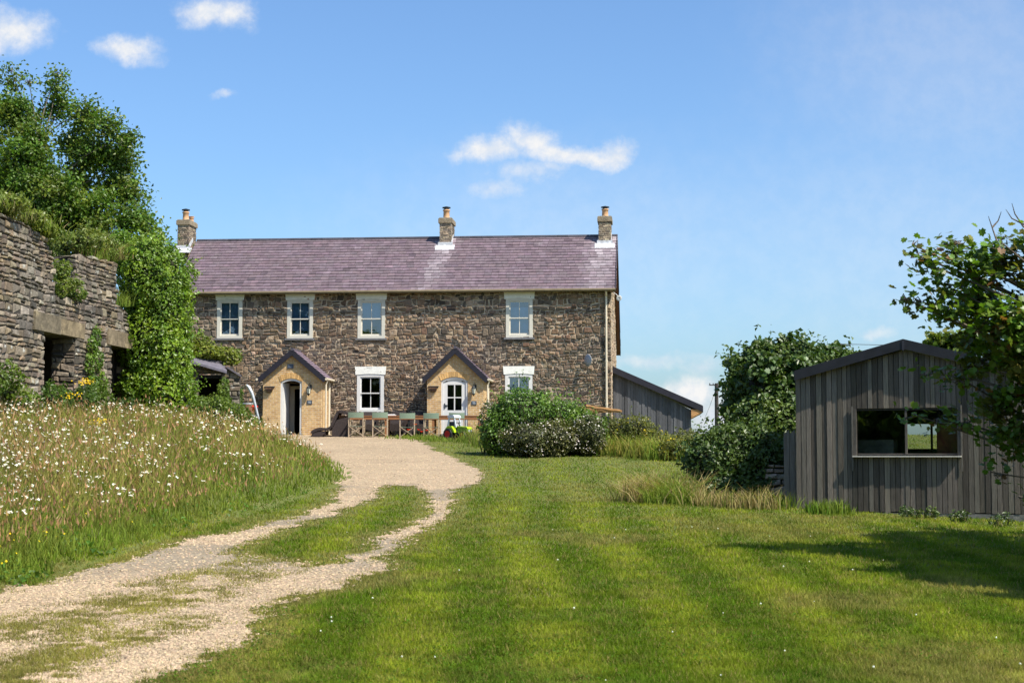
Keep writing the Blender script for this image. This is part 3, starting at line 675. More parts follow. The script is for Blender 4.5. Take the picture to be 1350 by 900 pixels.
# ------------------------------------------------------------------ farmhouse
HZ = ZE + .79
HF = Frame((HX, HY, HZ), R(-5))
XR = HF.px(806, 470)[0]; XL = HF.px(232, 470)[0]
ZEV = HF.px(600, 382.5, -.28)[1]; YR = 3.1; ZR = HF.px(600, 313.5, YR)[1]
house = empty('farmhouse', tuple(HF.o), HF.rz, 'long two storey brown stone farmhouse with purple slate roof and two yellow brick porches', 'house')
UW = [(286, 320, 394.5, 446), (378.5, 413, 394.5, 446), (471.5, 508, 394, 446), (667, 702.5, 393, 445)]
LW = [(470.5, 506.5, 493, 543), (666, 702, 492.5, 543)]
def wrect(w): x0, z0 = HF.px(w[0], w[3]); x1, z1 = HF.px(w[1], w[2]); return (x0, x1, z0, z1)
WR = [wrect(w) for w in UW + LW]
PORCH = [dict(x=(346.5, 424), apex=(386.5, 461), door=(369.5, 397.5), top=(503.5, 499)), dict(x=(563, 637.5), apex=(600, 458.5), door=(581.5, 616.5), top=(503, 498))]
def porch_geo(p):
    yl = -1.35; x0 = HF.px(p['x'][0], 540, yl)[0]; x1 = HF.px(p['x'][1], 540, yl)[0]; xa, za = HF.px(*p['apex'], yl)
    d0 = HF.px(p['door'][0], 540, yl)[0]; d1 = HF.px(p['door'][1], 540, yl)[0]; zs = HF.px(380, p['top'][0], yl)[1]; zt = HF.px(380, p['top'][1], yl)[1]
    ze = HF.px(p['x'][1], 499, yl)[1]; return yl, x0, x1, (x0 + x1) / 2, za, d0, d1, zs, zt, ze
ops = list(WR)
for p in PORCH:
    yl, x0, x1, xa, za, d0, d1, zs, zt, ze = porch_geo(p); ops.append((d0 - .02, d1 + .02, -.1, zs))
mb = MB(); Pf = lambda s, t, d: (s, -d, t)
zw = ZEV + .02
se = edges(XL, XR, *[o[0] for o in ops], *[o[1] for o in ops]); te = edges(-.5, zw, *[o[2] for o in ops], *[o[3] for o in ops])
solid = lambda s, t: not any(o[0] < s < o[1] and o[2] < t < o[3] for o in ops)
core_wall(mb, se, te, solid, .5, Pf, 1)
stone_wall(mb, XL, XR, -.4, lambda s: zw, ops, Pf, pal=BROWN, seed=5, course=(.07, .175), length=(.10, .28), proud=.038, joint=.016, warp=.035, jag=.13)
rise = (ZR - ZEV) / (YR + .28)
def zroof(y): return ZEV + (y + .28) * rise if y < YR else ZR - (y - YR) * rise
YB = 8.7
gab = [(0, -.5), (YB, -.5), (YB, zroof(YB) - .1), (YR, ZR - .12), (0, zroof(0) - .1)]
def prism_x(mb, poly, x0, x1, tint=None, mi=0):
    n = len(poly); b = mb.n; mb.add([(x0, y, z) for y, z in poly] + [(x1, y, z) for y, z in poly], [[k, n + k, n + (k + 1) % n, (k + 1) % n] for k in range(n)], tint, mi)
    mb.F.setdefault((n, mi), []).append(np.array([[b + k for k in range(n)], [b + n + k for k in range(n - 1, -1, -1)]]))
prism_x(mb, gab, XR - .45, XR - .012, mi=1); prism_x(mb, gab, XL + .012, XL + .45, mi=1)
stone_wall(mb, .08, YB, -.4, lambda s: zroof(s) - .12, [], lambda s, t, d: (XR - .012 + d, s, t), pal=[(.42, .31, .21), (.34, .25, .17), (.38, .27, .17)], seed=8, course=(.09, .18), length=(.2, .5))
mb.box((XL + .3, YB - .4, -.5), (XR - .3, YB, zroof(YB) - .12), mi=1)
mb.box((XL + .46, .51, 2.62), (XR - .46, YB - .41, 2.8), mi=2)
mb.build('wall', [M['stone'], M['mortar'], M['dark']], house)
# roof
xrl, xrr = XL - .12, HF.px(813.5, 345, 1.5)[0]
cx = [HF.px(241, 330, 2.6)[0], HF.px(590, 330, 2.6)[0], HF.px(801, 330, 2.6)[0]]
def rtint(s, f, r):
    x = xrl + s; base = np.array([.152, .110, .124]) * r.uniform(.86, 1.13) * (1 + .07 * (r.random(3) - .5))
    st = 0
    for c, w in zip(cx, (.36, .36, .55)): st = max(st, math.exp(-((x - c + .5 * (1 - f)) / w) ** 2) * (.30 + .65 * f ** 2))
    st = min(st * r.uniform(.25, 1.3), .9); base = base * (1 + .3 * (r.random() < .02) - .3 * (r.random() < .03))
    return base * (1 - st) + np.array([.46, .40, .42]) * st
mb = MB(); sl = math.hypot(YR + .28, ZR - ZEV); Sd = ((0, (YR + .28) / sl, (ZR - ZEV) / sl)); Nn = (0, -Sd[2], Sd[1])
slates(mb, (xrl, -.28, ZEV), (1, 0, 0), Sd, Nn, xrr - xrl, sl, .225, .30, rtint, 3)
zb = zroof(YB + .3); slb = math.hypot(YB + .3 - YR, ZR - zb); Sb = (0, -(YB + .3 - YR) / slb, (ZR - zb) / slb)
slates(mb, (xrr, YB + .3, zb), (-1, 0, 0), Sb, (0, Sd[2], Sd[1]), xrr - xrl, slb, .45, .5, rtint, 4)
prism_x(mb, [(-.27, ZEV - .05), (-.27, ZEV - .005), (YR, ZR - .005), (YB + .29, zb - .005), (YB + .29, zb - .05), (YR, ZR - .06)], xrl + .01, xrr - .01, mi=1)
roof = mb.build('roof', [M['slate'], M['under']], house)
mr_ = MB(); x = xrl + .02
while x < xrr - .1:
    w = min(.45, xrr - x); mr_.tube([(x + .004, YR, ZR - .03), (x + w - .004, YR, ZR - .03)], .10, 10, np.array([.05, .045, .055]) * rng.uniform(.7, 1.3)); x += w
mr_.build('ridge_tiles', M['slate'], roof)
mv = MB()
for (ya, za_, yb_, zb_) in ((-.3, ZEV - .08, YR, ZR - .08), (YR, ZR - .08, YB + .32, zb - .08)):
    mv.beam((xrr - .03, ya, za_), (xrr - .03, yb_, zb_), .03, .2, (0, 0, 1))
    mv.beam((xrr - .14, ya, za_ - .05), (xrr - .14, yb_, zb_ - .05), .22, .02, (0, 0, 1), mi=1)
mv.build('bargeboard', [M['blackpaint'], M['brownwood']], roof)
mg = MB(); mg.tube([(xrl + .05, -.36, ZEV - .04), (xrr - .03, -.36, ZEV - .04)], .062, 8); mg.build('gutter', M['gutter'], house)
md = MB(); xd = HF.px(799.3, 450, -.1)[0]
md.tube([(xd, -.34, ZEV - .08), (xd, -.12, ZEV - .28), (xd, -.10, .0)], .042, 8)
for z in (1.2, 2.9, 4.6): md.lathe((xd, -.10, z), [(.042, -.04), (.056, -.04), (.056, .04), (.042, .04)], 8)
md.build('downpipe', M['pipe'], house)
# chimneys: (front px left, right, shaft top, foot), pots: px centre, top, foot
for ci, (a, b, tp, ft, pots) in enumerate([(233.8, 249, 289.5, 330, [(245, 275, 290), (252.5, 285, 291)]), (579.3, 595, 287, 327, [(588.6, 272, 287.5)]), (789, 805.5, 284.8, 325, [(797.8, 271.5, 285)])]):
    y0, y1 = YR - .55, YR + .55; x0 = HF.px(a, 310, y0)[0]; x1 = HF.px(b, 310, y0)[0]; zt = HF.px(a, tp, y0)[1]; zb_ = zroof(y0) - .5
    mc = MB(); mc.box((x0 + .012, y0 + .012, zb_), (x1 - .012, y1 - .012, zt - .02), mi=1)
    pal = [(.26, .20, .14), (.20, .15, .11), (.32, .25, .17), (.15, .12, .095)]
    kw = dict(pal=pal, course=(.07, .10), length=(.12, .3), proud=.012, joint=.007, warp=0)
    stone_wall(mc, x0, x1, zb_, lambda s: zt - .24, [], lambda s, t, d: (s, y0 - d + .012, t), seed=20 + ci, **kw)
    stone_wall(mc, y0, y1, zb_, lambda s: zt - .24, [], lambda s, t, d: (x1 + d - .012, s, t), seed=30 + ci, **kw)
    stone_wall(mc, y0, y1, zb_, lambda s: zt - .24, [], lambda s, t, d: (x0 - d + .012, s, t), seed=40 + ci, **kw)
    ch = mc.build('chimney', [M['stone'], M['mortar']], house)
    mk = MB(); mk.box((x0 - .045, y0 - .045, zt - .22), (x1 + .045, y1 + .045, zt - .04), (.24, .19, .13)); mk.box((x0 - .02, y0 - .02, zt - .04), (x1 + .02, y1 + .02, zt), (.30, .26, .2)); mk.build('chimney_cap', M['stone'], ch)
    mf = MB(); zf = zroof(y0)
    mf.box((x0 - .06, y0 - .02, zf - .12), (x1 + .06, y0 - .005, zf + .16))
    for xs in (x0 - .02, x1 + .006):
        mf.add([(xs, y0, zf - .02), (xs, YR, ZR - .02), (xs, YR, ZR + .14), (xs, y0, zf + .2), (xs + .014, y0, zf - .02), (xs + .014, YR, ZR - .02), (xs + .014, YR, ZR + .14), (xs + .014, y0, zf + .2)], BOXF2 if False else [[0, 1, 2, 3], [7, 6, 5, 4], [0, 4, 5, 1], [1, 5, 6, 2], [2, 6, 7, 3], [3, 7, 4, 0]])
    mf.beam(((x0 + x1) / 2, y0 - .30, zroof(y0 - .30) + .035), ((x0 + x1) / 2, y0 - .02, zf + .035), x1 - x0 + .3, .012)
    mf.build('flashing', M['lead'], ch)
    for pi, (pc, ptop, pft) in enumerate(pots):
        yc = YR + (.0 if pi == 0 else .3); xp = HF.px(pc, 285, yc)[0]; z0_ = zt - .01; z1_ = HF.px(pc, ptop, yc)[1]; hh = z1_ - z0_
        mp_ = MB(); r_ = .135 if pi == 0 else .10
        mp_.lathe((xp, yc, z0_), [(r_ * 1.1, 0), (r_ * 1.05, hh * .12), (r_, hh * .15), (r_ * .92, hh * .62), (r_ * 1.15, hh * .66), (r_ * 1.1, hh * .74), (r_ * .8, hh * .75)], 12)
        pt = mp_.build('chimney_pot', M['pot'], ch, True)
        if pi == 0 or True:
            mq = MB(); mq.lathe((xp, yc, z0_), [(r_ * .75, hh * .7), (r_ * .75, hh * .84), (r_ * 1.3, hh * .85), (r_ * 1.3, hh * .92), (.01, hh)], 12); mq.build('cowl', M['iron'] if pi == 0 else M['pot'], ch)
# windows
for i, (x0, x1, z0, z1) in enumerate(WR):
    up = i < 4; fm = M['white'] if up else M['cleanwhite']; mw = MB(); cw = .135; yo = -.035
    # surround (reveal lining) and two sashes
    mw.box((x0 + .001, yo, z0), (x0 + cw, yo + .12, z1 - .002)); mw.box((x1 - cw, yo, z0), (x1 - .001, yo + .12, z1 - .002))
    mw.box((x0 + cw, yo, z1 - .11), (x1 - cw, yo + .12, z1 - .002)); mw.box((x0 + cw, yo, z0), (x1 - cw, yo + .12, z0 + .10))
    a, b, c, d = x0 + cw, x1 - cw, z0 + .10, z1 - .11; mid = (c + d) / 2
    fr = mw.build('window', fm, house)
    for k, (lo, hi, yy) in enumerate(((mid - .022, d, yo + .035), (c, mid + .022, yo + .075))):
        ms = MB(); t = .045; y2 = yy + .035
        ms.box((a, yy, lo), (a + t, y2, hi)); ms.box((b - t, yy, lo), (b, y2, hi)); ms.box((a + t, yy, hi - .045), (b - t, y2, hi)); ms.box((a + t, yy, lo), (b - t, y2, lo + (.045 if k == 0 else .075)))
        ms.box(((a + b) / 2 - .014, yy + .004, lo + .045), ((a + b) / 2 + .014, y2 - .004, hi - .045))
        ms.build('sash', fm, fr)
        mpn = MB(); mpn.add([(a + .02, yy + .014, lo + .02), (b - .02, yy + .014, lo + .02), (b - .02, yy + .014, hi - .02), (a + .02, yy + .014, hi - .02)], [[0, 1, 2, 3]]); mpn.build('pane', M['glass_up'] if (up or i == 5) else M['glass_lo'], fr)
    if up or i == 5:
        mbk = MB(); mbk.box((x0 + .02, .20, z0 + (.80 if i == 2 else .3 if i == 1 else 0)), (x1 - .02, .22, z1 - (.34 if i == 3 else .05))); mbk.build('sky_reflection_panel', M['sky_reflection_panel'], fr)  # panel added behind the glass, coloured as reflected sky
    else:
        for q in (0, 1):
            ml = MB(); gx_, gz_ = HF.px(493.5 + 5.3 * q, 504.5 - 1.5 * q, .9); ml.ell((gx_, .9, gz_), (.085, .085, .085), 12, 8); ml.tube([(gx_, .9, gz_ + .08), (gx_, .9, 2.62)], .008, 4); ml.build('pendant_lamp', M['lamp'], house)
    ml = MB(); lx0, lx1 = x0 - .055, x1 + .055; n = 8; hl = .335 if up else .33
    xs = np.linspace(lx0, lx1, n + 1); arch = lambda x: z1 + .035 * (1 - ((x - (x0 + x1) / 2) / ((lx1 - lx0) / 2)) ** 2) - .03
    poly = [(x, arch(x)) for x in xs] + [(lx1 + .03, z1 + hl - .03), (lx0 - .03, z1 + hl - .03)]
    ml.prism(poly, -.055, .10); ml.build('lintel', M['lintel'], fr)
    ml = MB(); ml.box((x0 - .07, -.09, z0 - .075), (x1 + .07, .10, z0 - .003)); ml.build('sill', M['sill'], fr)
# porches
for pi, p in enumerate(PORCH):
    yl, x0, x1, xa, za, d0, d1, zs, zt, ze = porch_geo(p); hw = (x1 - x0) / 2; slope = (za - .16 - ze) / hw; yf = yl
    ztop = lambda x: za - .16 - abs(x - xa) * slope
    zar = lambda x: zs + (zt - zs) * (1 - ((x - (d0 + d1) / 2) / ((d1 - d0) / 2)) ** 2)
    mb = MB(); xs = np.unique(np.concatenate([[x0, x1, d0, d1, xa], np.linspace(d0, d1, 13)]))
    for a, b in zip(xs[:-1], xs[1:]):
        m_ = (a + b) / 2; ind = d0 < m_ < d1; ba, bb = (zar(a), zar(b)) if ind else (-.3, -.3)
        for yy in (yf, yf + .11):
            q = [(a, yy, ba), (b, yy, bb), (b, yy, ztop(b)), (a, yy, ztop(a))]; mb.add(q, [[0, 1, 2, 3]])
        if ind: mb.add([(a, yf, ba), (b, yf, bb), (b, yf + .11, bb), (a, yf + .11, ba)], [[0, 1, 2, 3]])
    for xx in (d0, d1): mb.add([(xx, yf, -.3), (xx, yf + .11, -.3), (xx, yf + .11, zs), (xx, yf, zs)], [[0, 1, 2, 3]])
    mb.box((x0, yf + .002, -.3), (x0 + .11, -.03, ze - .02)); mb.box((x1 - .11, yf + .002, -.3), (x1, -.03, ze - .02))
    porch = mb.build('porch', M['brick'], house)
    ma = MB(); n = 13; pts = np.linspace(d0 - .02, d1 + .02, n + 1)
    for a, b in zip(pts[:-1], pts[1:]):
        c = (d0 + d1) / 2; e = lambda x, k: (c + (x - c) * (1 + .14 * k), zar(min(max(x, d0), d1)) + .012 + .21 * k - .03 * k * abs(x - c))
        g = .006; pl = [e(a + g, 0), e(b - g, 0), e(b - g, 1), e(a + g, 1)]
        ma.prism(pl, yf - .014, yf + .02, np.array([1, 1, 1]) * rng.uniform(.7, 1.25))
    ma.build('brick_arch', M['voussoir'], porch)
    # pitched slate roof
    mr = MB(); ov = .16; ex0 = hw + .16; zeave = za - ex0 * slope - .0; L_ = yf - ov
    for sgn in (-1, 1):
        ln = math.hypot(ex0, ex0 * slope); Sd2 = (-sgn * ex0 / ln, 0, ex0 * slope / ln); N2 = (sgn * Sd2[2], 0, abs(Sd2[0]))
        tint = lambda s, f, r: np.array([.20, .15, .19]) * r.uniform(.75, 1.2)
        if sgn > 0: slates(mr, (xa + ex0, L_, za - ex0 * slope), (0, 1, 0), Sd2, N2, -L_ - .03, ln, .19, .22, tint, 50 + pi)
        else: slates(mr, (xa - ex0, -.03, za - ex0 * slope), (0, -1, 0), Sd2, N2, -L_ - .03, ln, .19, .22, tint, 52 + pi)
    mr.prism([(xa - ex0, za - ex0 * slope - .06), (xa, za - .07), (xa + ex0, za - ex0 * slope - .06), (xa + ex0, za - ex0 * slope - .002), (xa, za - .004), (xa - ex0, za - ex0 * slope - .002)], L_ + .02, -.03, mi=1)
    mr.tube([(xa, L_, za + .01), (xa, -.03, za + .01)], .06, 8, (.08, .07, .09))
    mr.build('porch_roof', [M['slate'], M['under']], porch)
    mbb = MB()
    for sgn in (-1, 1): mbb.beam((xa, L_ - .0 + .012 * (sgn > 0), za - .10), (xa + sgn * (ex0 + .01), L_, za - ex0 * slope - .11), .03, .20, (0, 0, 1))
    mbb.build('bargeboard', M['blackpaint'], porch)
    for sgn in (-1, 1):
        mgt = MB(); xg = xa + sgn * (ex0 + .05); zg = za - ex0 * slope - .05; mgt.tube([(xg, L_ - .02, zg), (xg, -.05, zg)], .05, 8)
        if sgn > 0: mgt.tube([(xg, yf + .12, zg - .02), (xg - .07, yf + .12, zg - .2), (xg - .07, yf + .12, .0)], .035, 8); mgt.tube([(xg - .16, -.16, zg - .05), (xg - .16, -.16, 0)], .05, 8)
        mgt.build('porch_gutter', M['pipe'], porch)
    mfz = MB(); fw = .07; c = (d0 + d1) / 2
    mfz.box((d0, yf + .02, -.1), (d0 + fw, yf + .10, zs)); mfz.box((d1 - fw, yf + .02, -.1), (d1, yf + .10, zs))
    xs = np.linspace(d0, d1, 11); zin = lambda x: zar(x) - .075
    for a, b in zip(xs[:-1], xs[1:]):
        mfz.add([(a, yf + .02, zin(a)), (b, yf + .02, zin(b)), (b, yf + .02, zar(b)), (a, yf + .02, zar(a)), (a, yf + .10, zin(a)), (b, yf + .10, zin(b)), (b, yf + .10, zar(b)), (a, yf + .10, zar(a))], [[0, 1, 2, 3], [7, 6, 5, 4], [0, 4, 5, 1], [1, 5, 6, 2], [2, 6, 7, 3], [3, 7, 4, 0]])
    mfz.build('door_frame', M['cleanwhite'], porch)
    a, b = d0 + fw, d1 - fw
    if pi == 0:      # door leaf folded back inside, inner frame and a dark hall
        ml = MB(); Md = Matrix.Translation((a + .01, yf + .12, 0)) @ Matrix.Rotation(R(84), 4, 'Z'); ml.box((0, -.02, .02), (b - a - .02, .02, zs - .02), M=Md); ml.build('door', M['cleanwhite'], porch)
        mi_ = MB(); mi_.box((a - .0, -.06, 0), (a + .20, -.02, zs - .1)); mi_.box((a + .20, -.06, zs - .22), (b, -.02, zs - .1)); mi_.build('inner_frame', M['pipe'], porch)
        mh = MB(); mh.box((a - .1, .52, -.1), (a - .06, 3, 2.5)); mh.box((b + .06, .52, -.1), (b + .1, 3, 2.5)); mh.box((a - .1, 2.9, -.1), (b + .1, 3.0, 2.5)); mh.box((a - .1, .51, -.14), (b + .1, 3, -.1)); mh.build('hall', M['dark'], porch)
    else:
        ml = MB(); yd = yf + .055; y2 = yd + .04; st = .17; cx_ = (a + b) / 2; zl = .95; ztt = zin(a + .05) - .13
        ml.box((a + .004, yd, .02), (a + st, y2, zs - .03)); ml.box((b - st, yd, .02), (b - .004, y2, zs - .03)); ml.box((a + st, yd, .02), (b - st, y2, zl))
        for k in range(8):
            xa_, xb_ = a + st + (b - a - 2 * st) * k / 8, a + st + (b - a - 2 * st) * (k + 1) / 8; q = [(xa_, yd, ztt), (xb_, yd, ztt), (xb_, yd, zin(xb_)), (xa_, yd, zin(xa_))]; ml.add(q, [[0, 1, 2, 3]])
        ml.add([(a + st, y2, ztt), (b - st, y2, ztt), (b - st, yd, ztt), (a + st, yd, ztt)], [[0, 1, 2, 3]])
        zm = (zl + ztt) / 2; ml.box((cx_ - .022, yd + .003, zl), (cx_ + .022, y2 - .003, ztt)); ml.box((a + st, yd + .006, zm - .022), (b - st, y2 - .006, zm + .022))
        dr = ml.build('door', M['cleanwhite'], porch)
        mp_ = MB(); mp_.add([(a + st - .01, yd + .018, zl - .01), (b - st + .01, yd + .018, zl - .01), (b - st + .01, yd + .018, ztt + .01), (a + st - .01, yd + .018, ztt + .01)], [[0, 1, 2, 3]]); mp_.build('door_pane', M['glass_lo'], porch)
        mh = MB(); mh.box((a + .05, yd - .03, 1.02), (a + .085, yd, 1.22)); mh.beam((a + .067, yd - .02, 1.14), (a + .18, yd - .02, 1.13), .02, .045); mh.build('door_handle', M['iron'], porch)
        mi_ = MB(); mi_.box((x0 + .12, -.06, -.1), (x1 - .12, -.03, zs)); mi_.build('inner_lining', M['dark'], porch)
    ms = MB(); ms.box((d0 - .12, yf - .16, -.2), (d1 + .12, yf - .005, .035)); ms.build('step', M['concrete'], porch)
    # wall lantern
    lx, lz = HF.px(407 if pi == 0 else 624.5, 515 if pi == 0 else 515, yf - .1); mln = MB()
    mln.box((lx + .02, yf - .012, lz + .06), (lx + .10, yf - .001, lz + .24)); mln.tube([(lx + .06, yf - .01, lz + .18), (lx + .05, yf - .12, lz + .30), (lx, yf - .14, lz + .24), (lx, yf - .14, lz + .17)], .014, 6)
    mln.lathe((lx, yf - .14, lz), [(.02, .19), (.10, .10), (.085, .09), (.09, .085)], 8); mln.lathe((lx, yf - .14, lz), [(.065, -.13), (.07, -.11), (.01, -.2)], 8)
    for k in range(4):
        an = k * math.pi / 2 + .4; mln.beam((lx + .088 * math.cos(an), yf - .14 + .088 * math.sin(an), lz + .09), (lx + .062 * math.cos(an), yf - .14 + .062 * math.sin(an), lz - .12), .012, .012, (0, 1, 0))
    mln.build('wall_lantern', M['iron'], porch)
    mgl = MB(); mgl.lathe((lx, yf - .14, lz), [(.08, .085), (.056, -.115)], 8); mgl.build('lantern_glass', M['lampglass'], porch)
    # slate sign under the lantern: its own thing
    sx, sz = HF.px(408.2 if pi == 0 else 625, 530 if pi == 0 else 531, yf); w_ = HF.world((sx, yf - .004, sz))
    sg = empty('house_sign', w_, HF.rz, ('small dark slate sign beside the open door of the left porch' if pi == 0 else 'small dark slate sign beside the closed white door of the right porch'), 'sign', 'slate signs by the porch doors')
    m1 = MB(); m1.box((-.10, -.02, -.075), (.10, 0, .075)); m1.build('plate', M['signslate'], sg)
    m1 = MB()
    for k, (q0, q1) in enumerate(((-.06, .05), (-.045, .06))): m1.box((q0, -.023, .012 - .045 * k), (q1, -.0205, .034 - .045 * k))
    m1.build('lettering', M['signmark'], sg)
    # hayrack wall basket
    bx, bz = HF.px(355.5 if pi == 0 else 571.5, 511 if pi == 0 else 510.5, yf); w_ = HF.world((bx, yf - .004, bz))
    bk = empty('wall_basket', w_, HF.rz, ('empty iron hayrack basket on the brick left of the open doorway' if pi == 0 else 'empty iron hayrack basket on the brick left of the white glazed door'), 'basket', 'hayrack baskets on the porches')
    m1 = MB(); m1.beam((-.2, -.005, .03), (.2, -.005, .03), .012, .05, (0, 0, 1)); m1.tube([(-.2, -.01, .03), (-.17, -.17, .03), (.17, -.17, .03), (.2, -.01, .03)], .012, 5); m1.build('rim', M['iron'], bk)
    m1 = MB()
    for k in range(7):
        xx = -.18 + .06 * k; m1.tube([(xx, -.165, .03), (xx * .85, -.15, -.07), (xx * .6, -.08, -.17), (xx * .5, -.008, -.2)], .008, 4)
    m1.build('basket_bars', M['iron'], bk)
    m1 = MB(); m1.prism([(-.17, .0), (.17, .0), (.13, -.09), (.06, -.15), (-.06, -.15), (-.13, -.09)], -.12, -.012); m1.build('liner', M['barrel'], bk)
    if pi == 0:
        sx, sz = HF.px(383, 482.7, yf); w_ = HF.world((sx, yf - .004, sz)); ds = MB(); ds.box((-.12, -.025, -.085), (.12, 0, .085)); ds.box((-.085, -.028, -.055), (.085, -.0255, .055), (1.4, 1.4, 1.4))
        o = ds.build('date_plaque', M['signslate']); o.location = w_; o.rotation_euler = (0, 0, HF.rz); tag(o, 'dark square plaque high in the brick gable of the open porch', 'plaque')
# satellite dishes
def dish(px, py, yl, r, rz, label, m):
    x, z = HF.px(px, py, yl); o = empty('satellite_dish', HF.world((x, yl, z)), HF.rz + rz, label, 'satellite dish')
    d = MB(); pr = [(r * k / 6, .10 * r * (k / 6) ** 2 * 2) for k in range(7)]; d.lathe((0, 0, 0), [(a, -h) for a, h in pr] + [(r, -.22 * r), (.001, -.02)], 18, 'y'); d.build('reflector', m, o, True)
    d = MB(); d.tube([(0, -.02, -r * .9), (0, -r * 1.1, -r * .35)], .012, 5); d.box((-.03, -r * 1.2, -r * .45), (.03, -r * 1.02, -r * .25)); d.build('receiver_arm', M['iron'], o)
    d = MB(); d.tube([(0, 0, 0), (0, .16, -.02), (0, .30, -.16)], .018, 6); d.build('bracket', M['iron'], o)
dish(776.5, 475, -.32, .25, R(-52), 'grey satellite dish on the front stone wall under the eaves by the corner', M['dishgrey'])
x, z = XR + .32, HF.px(816, 393, .1)[1]
o = empty('satellite_dish', HF.world((x, .1, z)), HF.rz + R(-15), 'small white dish on an arm at the gable end below the eaves', 'satellite dish')
d = MB(); d.lathe((0, 0, 0), [(.001, .03), (.06, .02), (.10, -.01), (.115, -.04), (.11, -.045), (.001, -.01)], 14, 'y'); d.build('reflector', M['cleanwhite'], o, True)
d = MB(); d.tube([(-.02, 0, .02), (-.14, .02, .17), (-.30, .05, .26)], .014, 5); d.build('bracket', M['cleanwhite'], o)
# timber lean-to at the gable
lt = empty('timber_extension', HF.world((XR, 1.6, 0)), HF.rz, 'dark grey boarded lean-to with sloping slate roof against the gable end', 'extension')
def LP(px, py, yl): x, z = HF.px(px, py, yl); return x - XR, z
yl = 1.6; xw0, _ = LP(807, 540, yl); xw0 = .03; xw1, _ = LP(911, 540, yl); za_, zb_ = LP(806, 489, yl)[1], LP(912, 540, yl)[1]; mt_ = MB(); x = xw0; r = np.random.default_rng(4)
ztp = lambda x: za_ + (zb_ - za_) * (x - xw0) / (xw1 - xw0)
while x < xw1 - .02:
    w = min(.115, xw1 - x); dp = r.choice([0, .022]); t_ = np.array([.085, .085, .092]) * r.uniform(.7, 1.45)
    mt_.prism([(x + .003, -.6), (x + w - .003, -.6), (x + w - .003, ztp(x + w)), (x + .003, ztp(x))], -dp - .02, .0, t_); x += w
mt_.box((xw1 - .03, .01, -.6), (xw1, 4.4, zb_ - .02), (.08, .08, .085)); mt_.box((xw0, 4.3, -.6), (xw1, 4.4, zb_), (.08, .08, .085)); mt_.prism([(xw0, -.6), (xw1, -.6), (xw1, zb_ - .01), (xw0, za_ - .01)], .03, .06, (.05, .05, .05))
mt_.build('wall', M['board'], lt)
px0, pz0 = .02, LP(803, 483, yl - .25)[1]; px1, pz1 = LP(926, 534.5, yl - .25)
mrf = MB(); mrf.prism([(px0, pz0 - .16), (px1, pz1 - .16), (px1, pz1), (px0, pz0)], -.25, 4.5); rf = mrf.build('roof', M['felt'], lt)
mff = MB(); mff.prism([(px0, pz0 - .25), (px1 + .01, pz1 - .25), (px1 + .01, pz1 + .01), (px0, pz0 + .01)], -.275, -.252); mff.box((px1 + .003, -.25, pz1 - .26), (px1 + .03, 4.5, pz1 - .01)); mff.build('fascia', M['blackpaint'], rf)
msf = MB(); msf.prism([(xw1 + .002, zb_ - .34), (px1 - .01, pz1 - .27), (px1 - .01, pz1 - .165), (xw1 + .002, zb_ + .02)], -.24, 4.4); msf.build('soffit', M['slab'], rf)

# ------------------------------------------------------------------ grey timber shed at right
SF = Frame(tuple(at(1049, 672, 30.0)), R(-24)); sz0 = SF.o[2]
shed = empty('timber_shed', tuple(SF.o), SF.rz, 'weathered grey board shed with black gable roof and wide window', 'shed')
sx0 = SF.px(1050, 600)[0]; xap = SF.px(1193.5, 500)[0]; sx1 = 2 * xap - sx0
zel = SF.px(1049, 499)[1]; zap = SF.px(1193.5, 462)[1]; zts = lambda x: zap - (zap - zel) * abs(x - xap) / (xap - sx0)
xm = SF.px(1194.5, 570)[0]; wx0, wz0 = SF.px(1130, 599); wx1, wz1 = SF.px(1262.5, 537.5); zpl = SF.px(1193, 675)[1]
mbd = MB(); x = sx0; r = np.random.default_rng(14); k = 0
while x < sx1 - .01:
    w = min(r.uniform(.085, .108), sx1 - x); dp = r.uniform(0, .016); k += 1; t_ = np.array([.118, .101, .082]) * r.uniform(.50, 1.45) * (1 + .05 * (r.random(3) - .5))
    if r.random() < .1: t_ = t_ * 1.25
    a, b = x + .005, x + w - .005; x += w
    mid = (a + b) / 2; zz = zpl + r.uniform(-.015, .015)
    if wx0 - .02 < mid < wx1 + .02: segs = [([(a, zz), (b, zz), (b, wz0 - .03), (a, wz0 - .03)]), ([(a, wz1 + .01), (b, wz1 + .01), (b, zts(b)), (a, zts(a))])]
    else: segs = [[(a, zz), (b, zz), (b, zts(b)), (a, zts(a))]]
    for s_ in segs: mbd.prism(s_, -dp - .022, 0, t_)
# corner strip, reveals beside the window, side walls and back
for (a, b) in ((wx0 - .085, wx0 - .055), (wx1 + .055, wx1 + .08)): mbd.box((a, -.062, wz0 - .30), (b, -.045, wz1 + .05), (.11, .10, .085))
for (lo, hi) in (((sx0, .03, zpl), (sx0 + .03, 5, zel - .02)), ((sx1 - .05, .03, zpl), (sx1 - .022, 5, zel - .02)), ((sx0, 4.97, zpl), (xm - .95, 5, zel)), ((xm + .75, 4.97, zpl), (sx1, 5, zel))): mbd.box(lo, hi, (.13, .125, .118))
for p_ in ([(sx0, zpl), (wx0, zpl), (wx0, zts(wx0) - .01), (sx0, zel - .01)], [(wx1, zpl), (sx1, zpl), (sx1, zel - .01), (wx1, zts(wx1) - .01)], [(wx0, zpl), (wx1, zpl), (wx1, wz0 - .01), (wx0, wz0 - .01)], [(wx0, wz1), (wx1, wz1), (wx1, zts(wx1) - .01), (xap, zap - .01), (wx0, zts(wx0) - .01)]): mbd.prism(p_, .004, .03, (.03, .03, .03))
y_ = 0.0
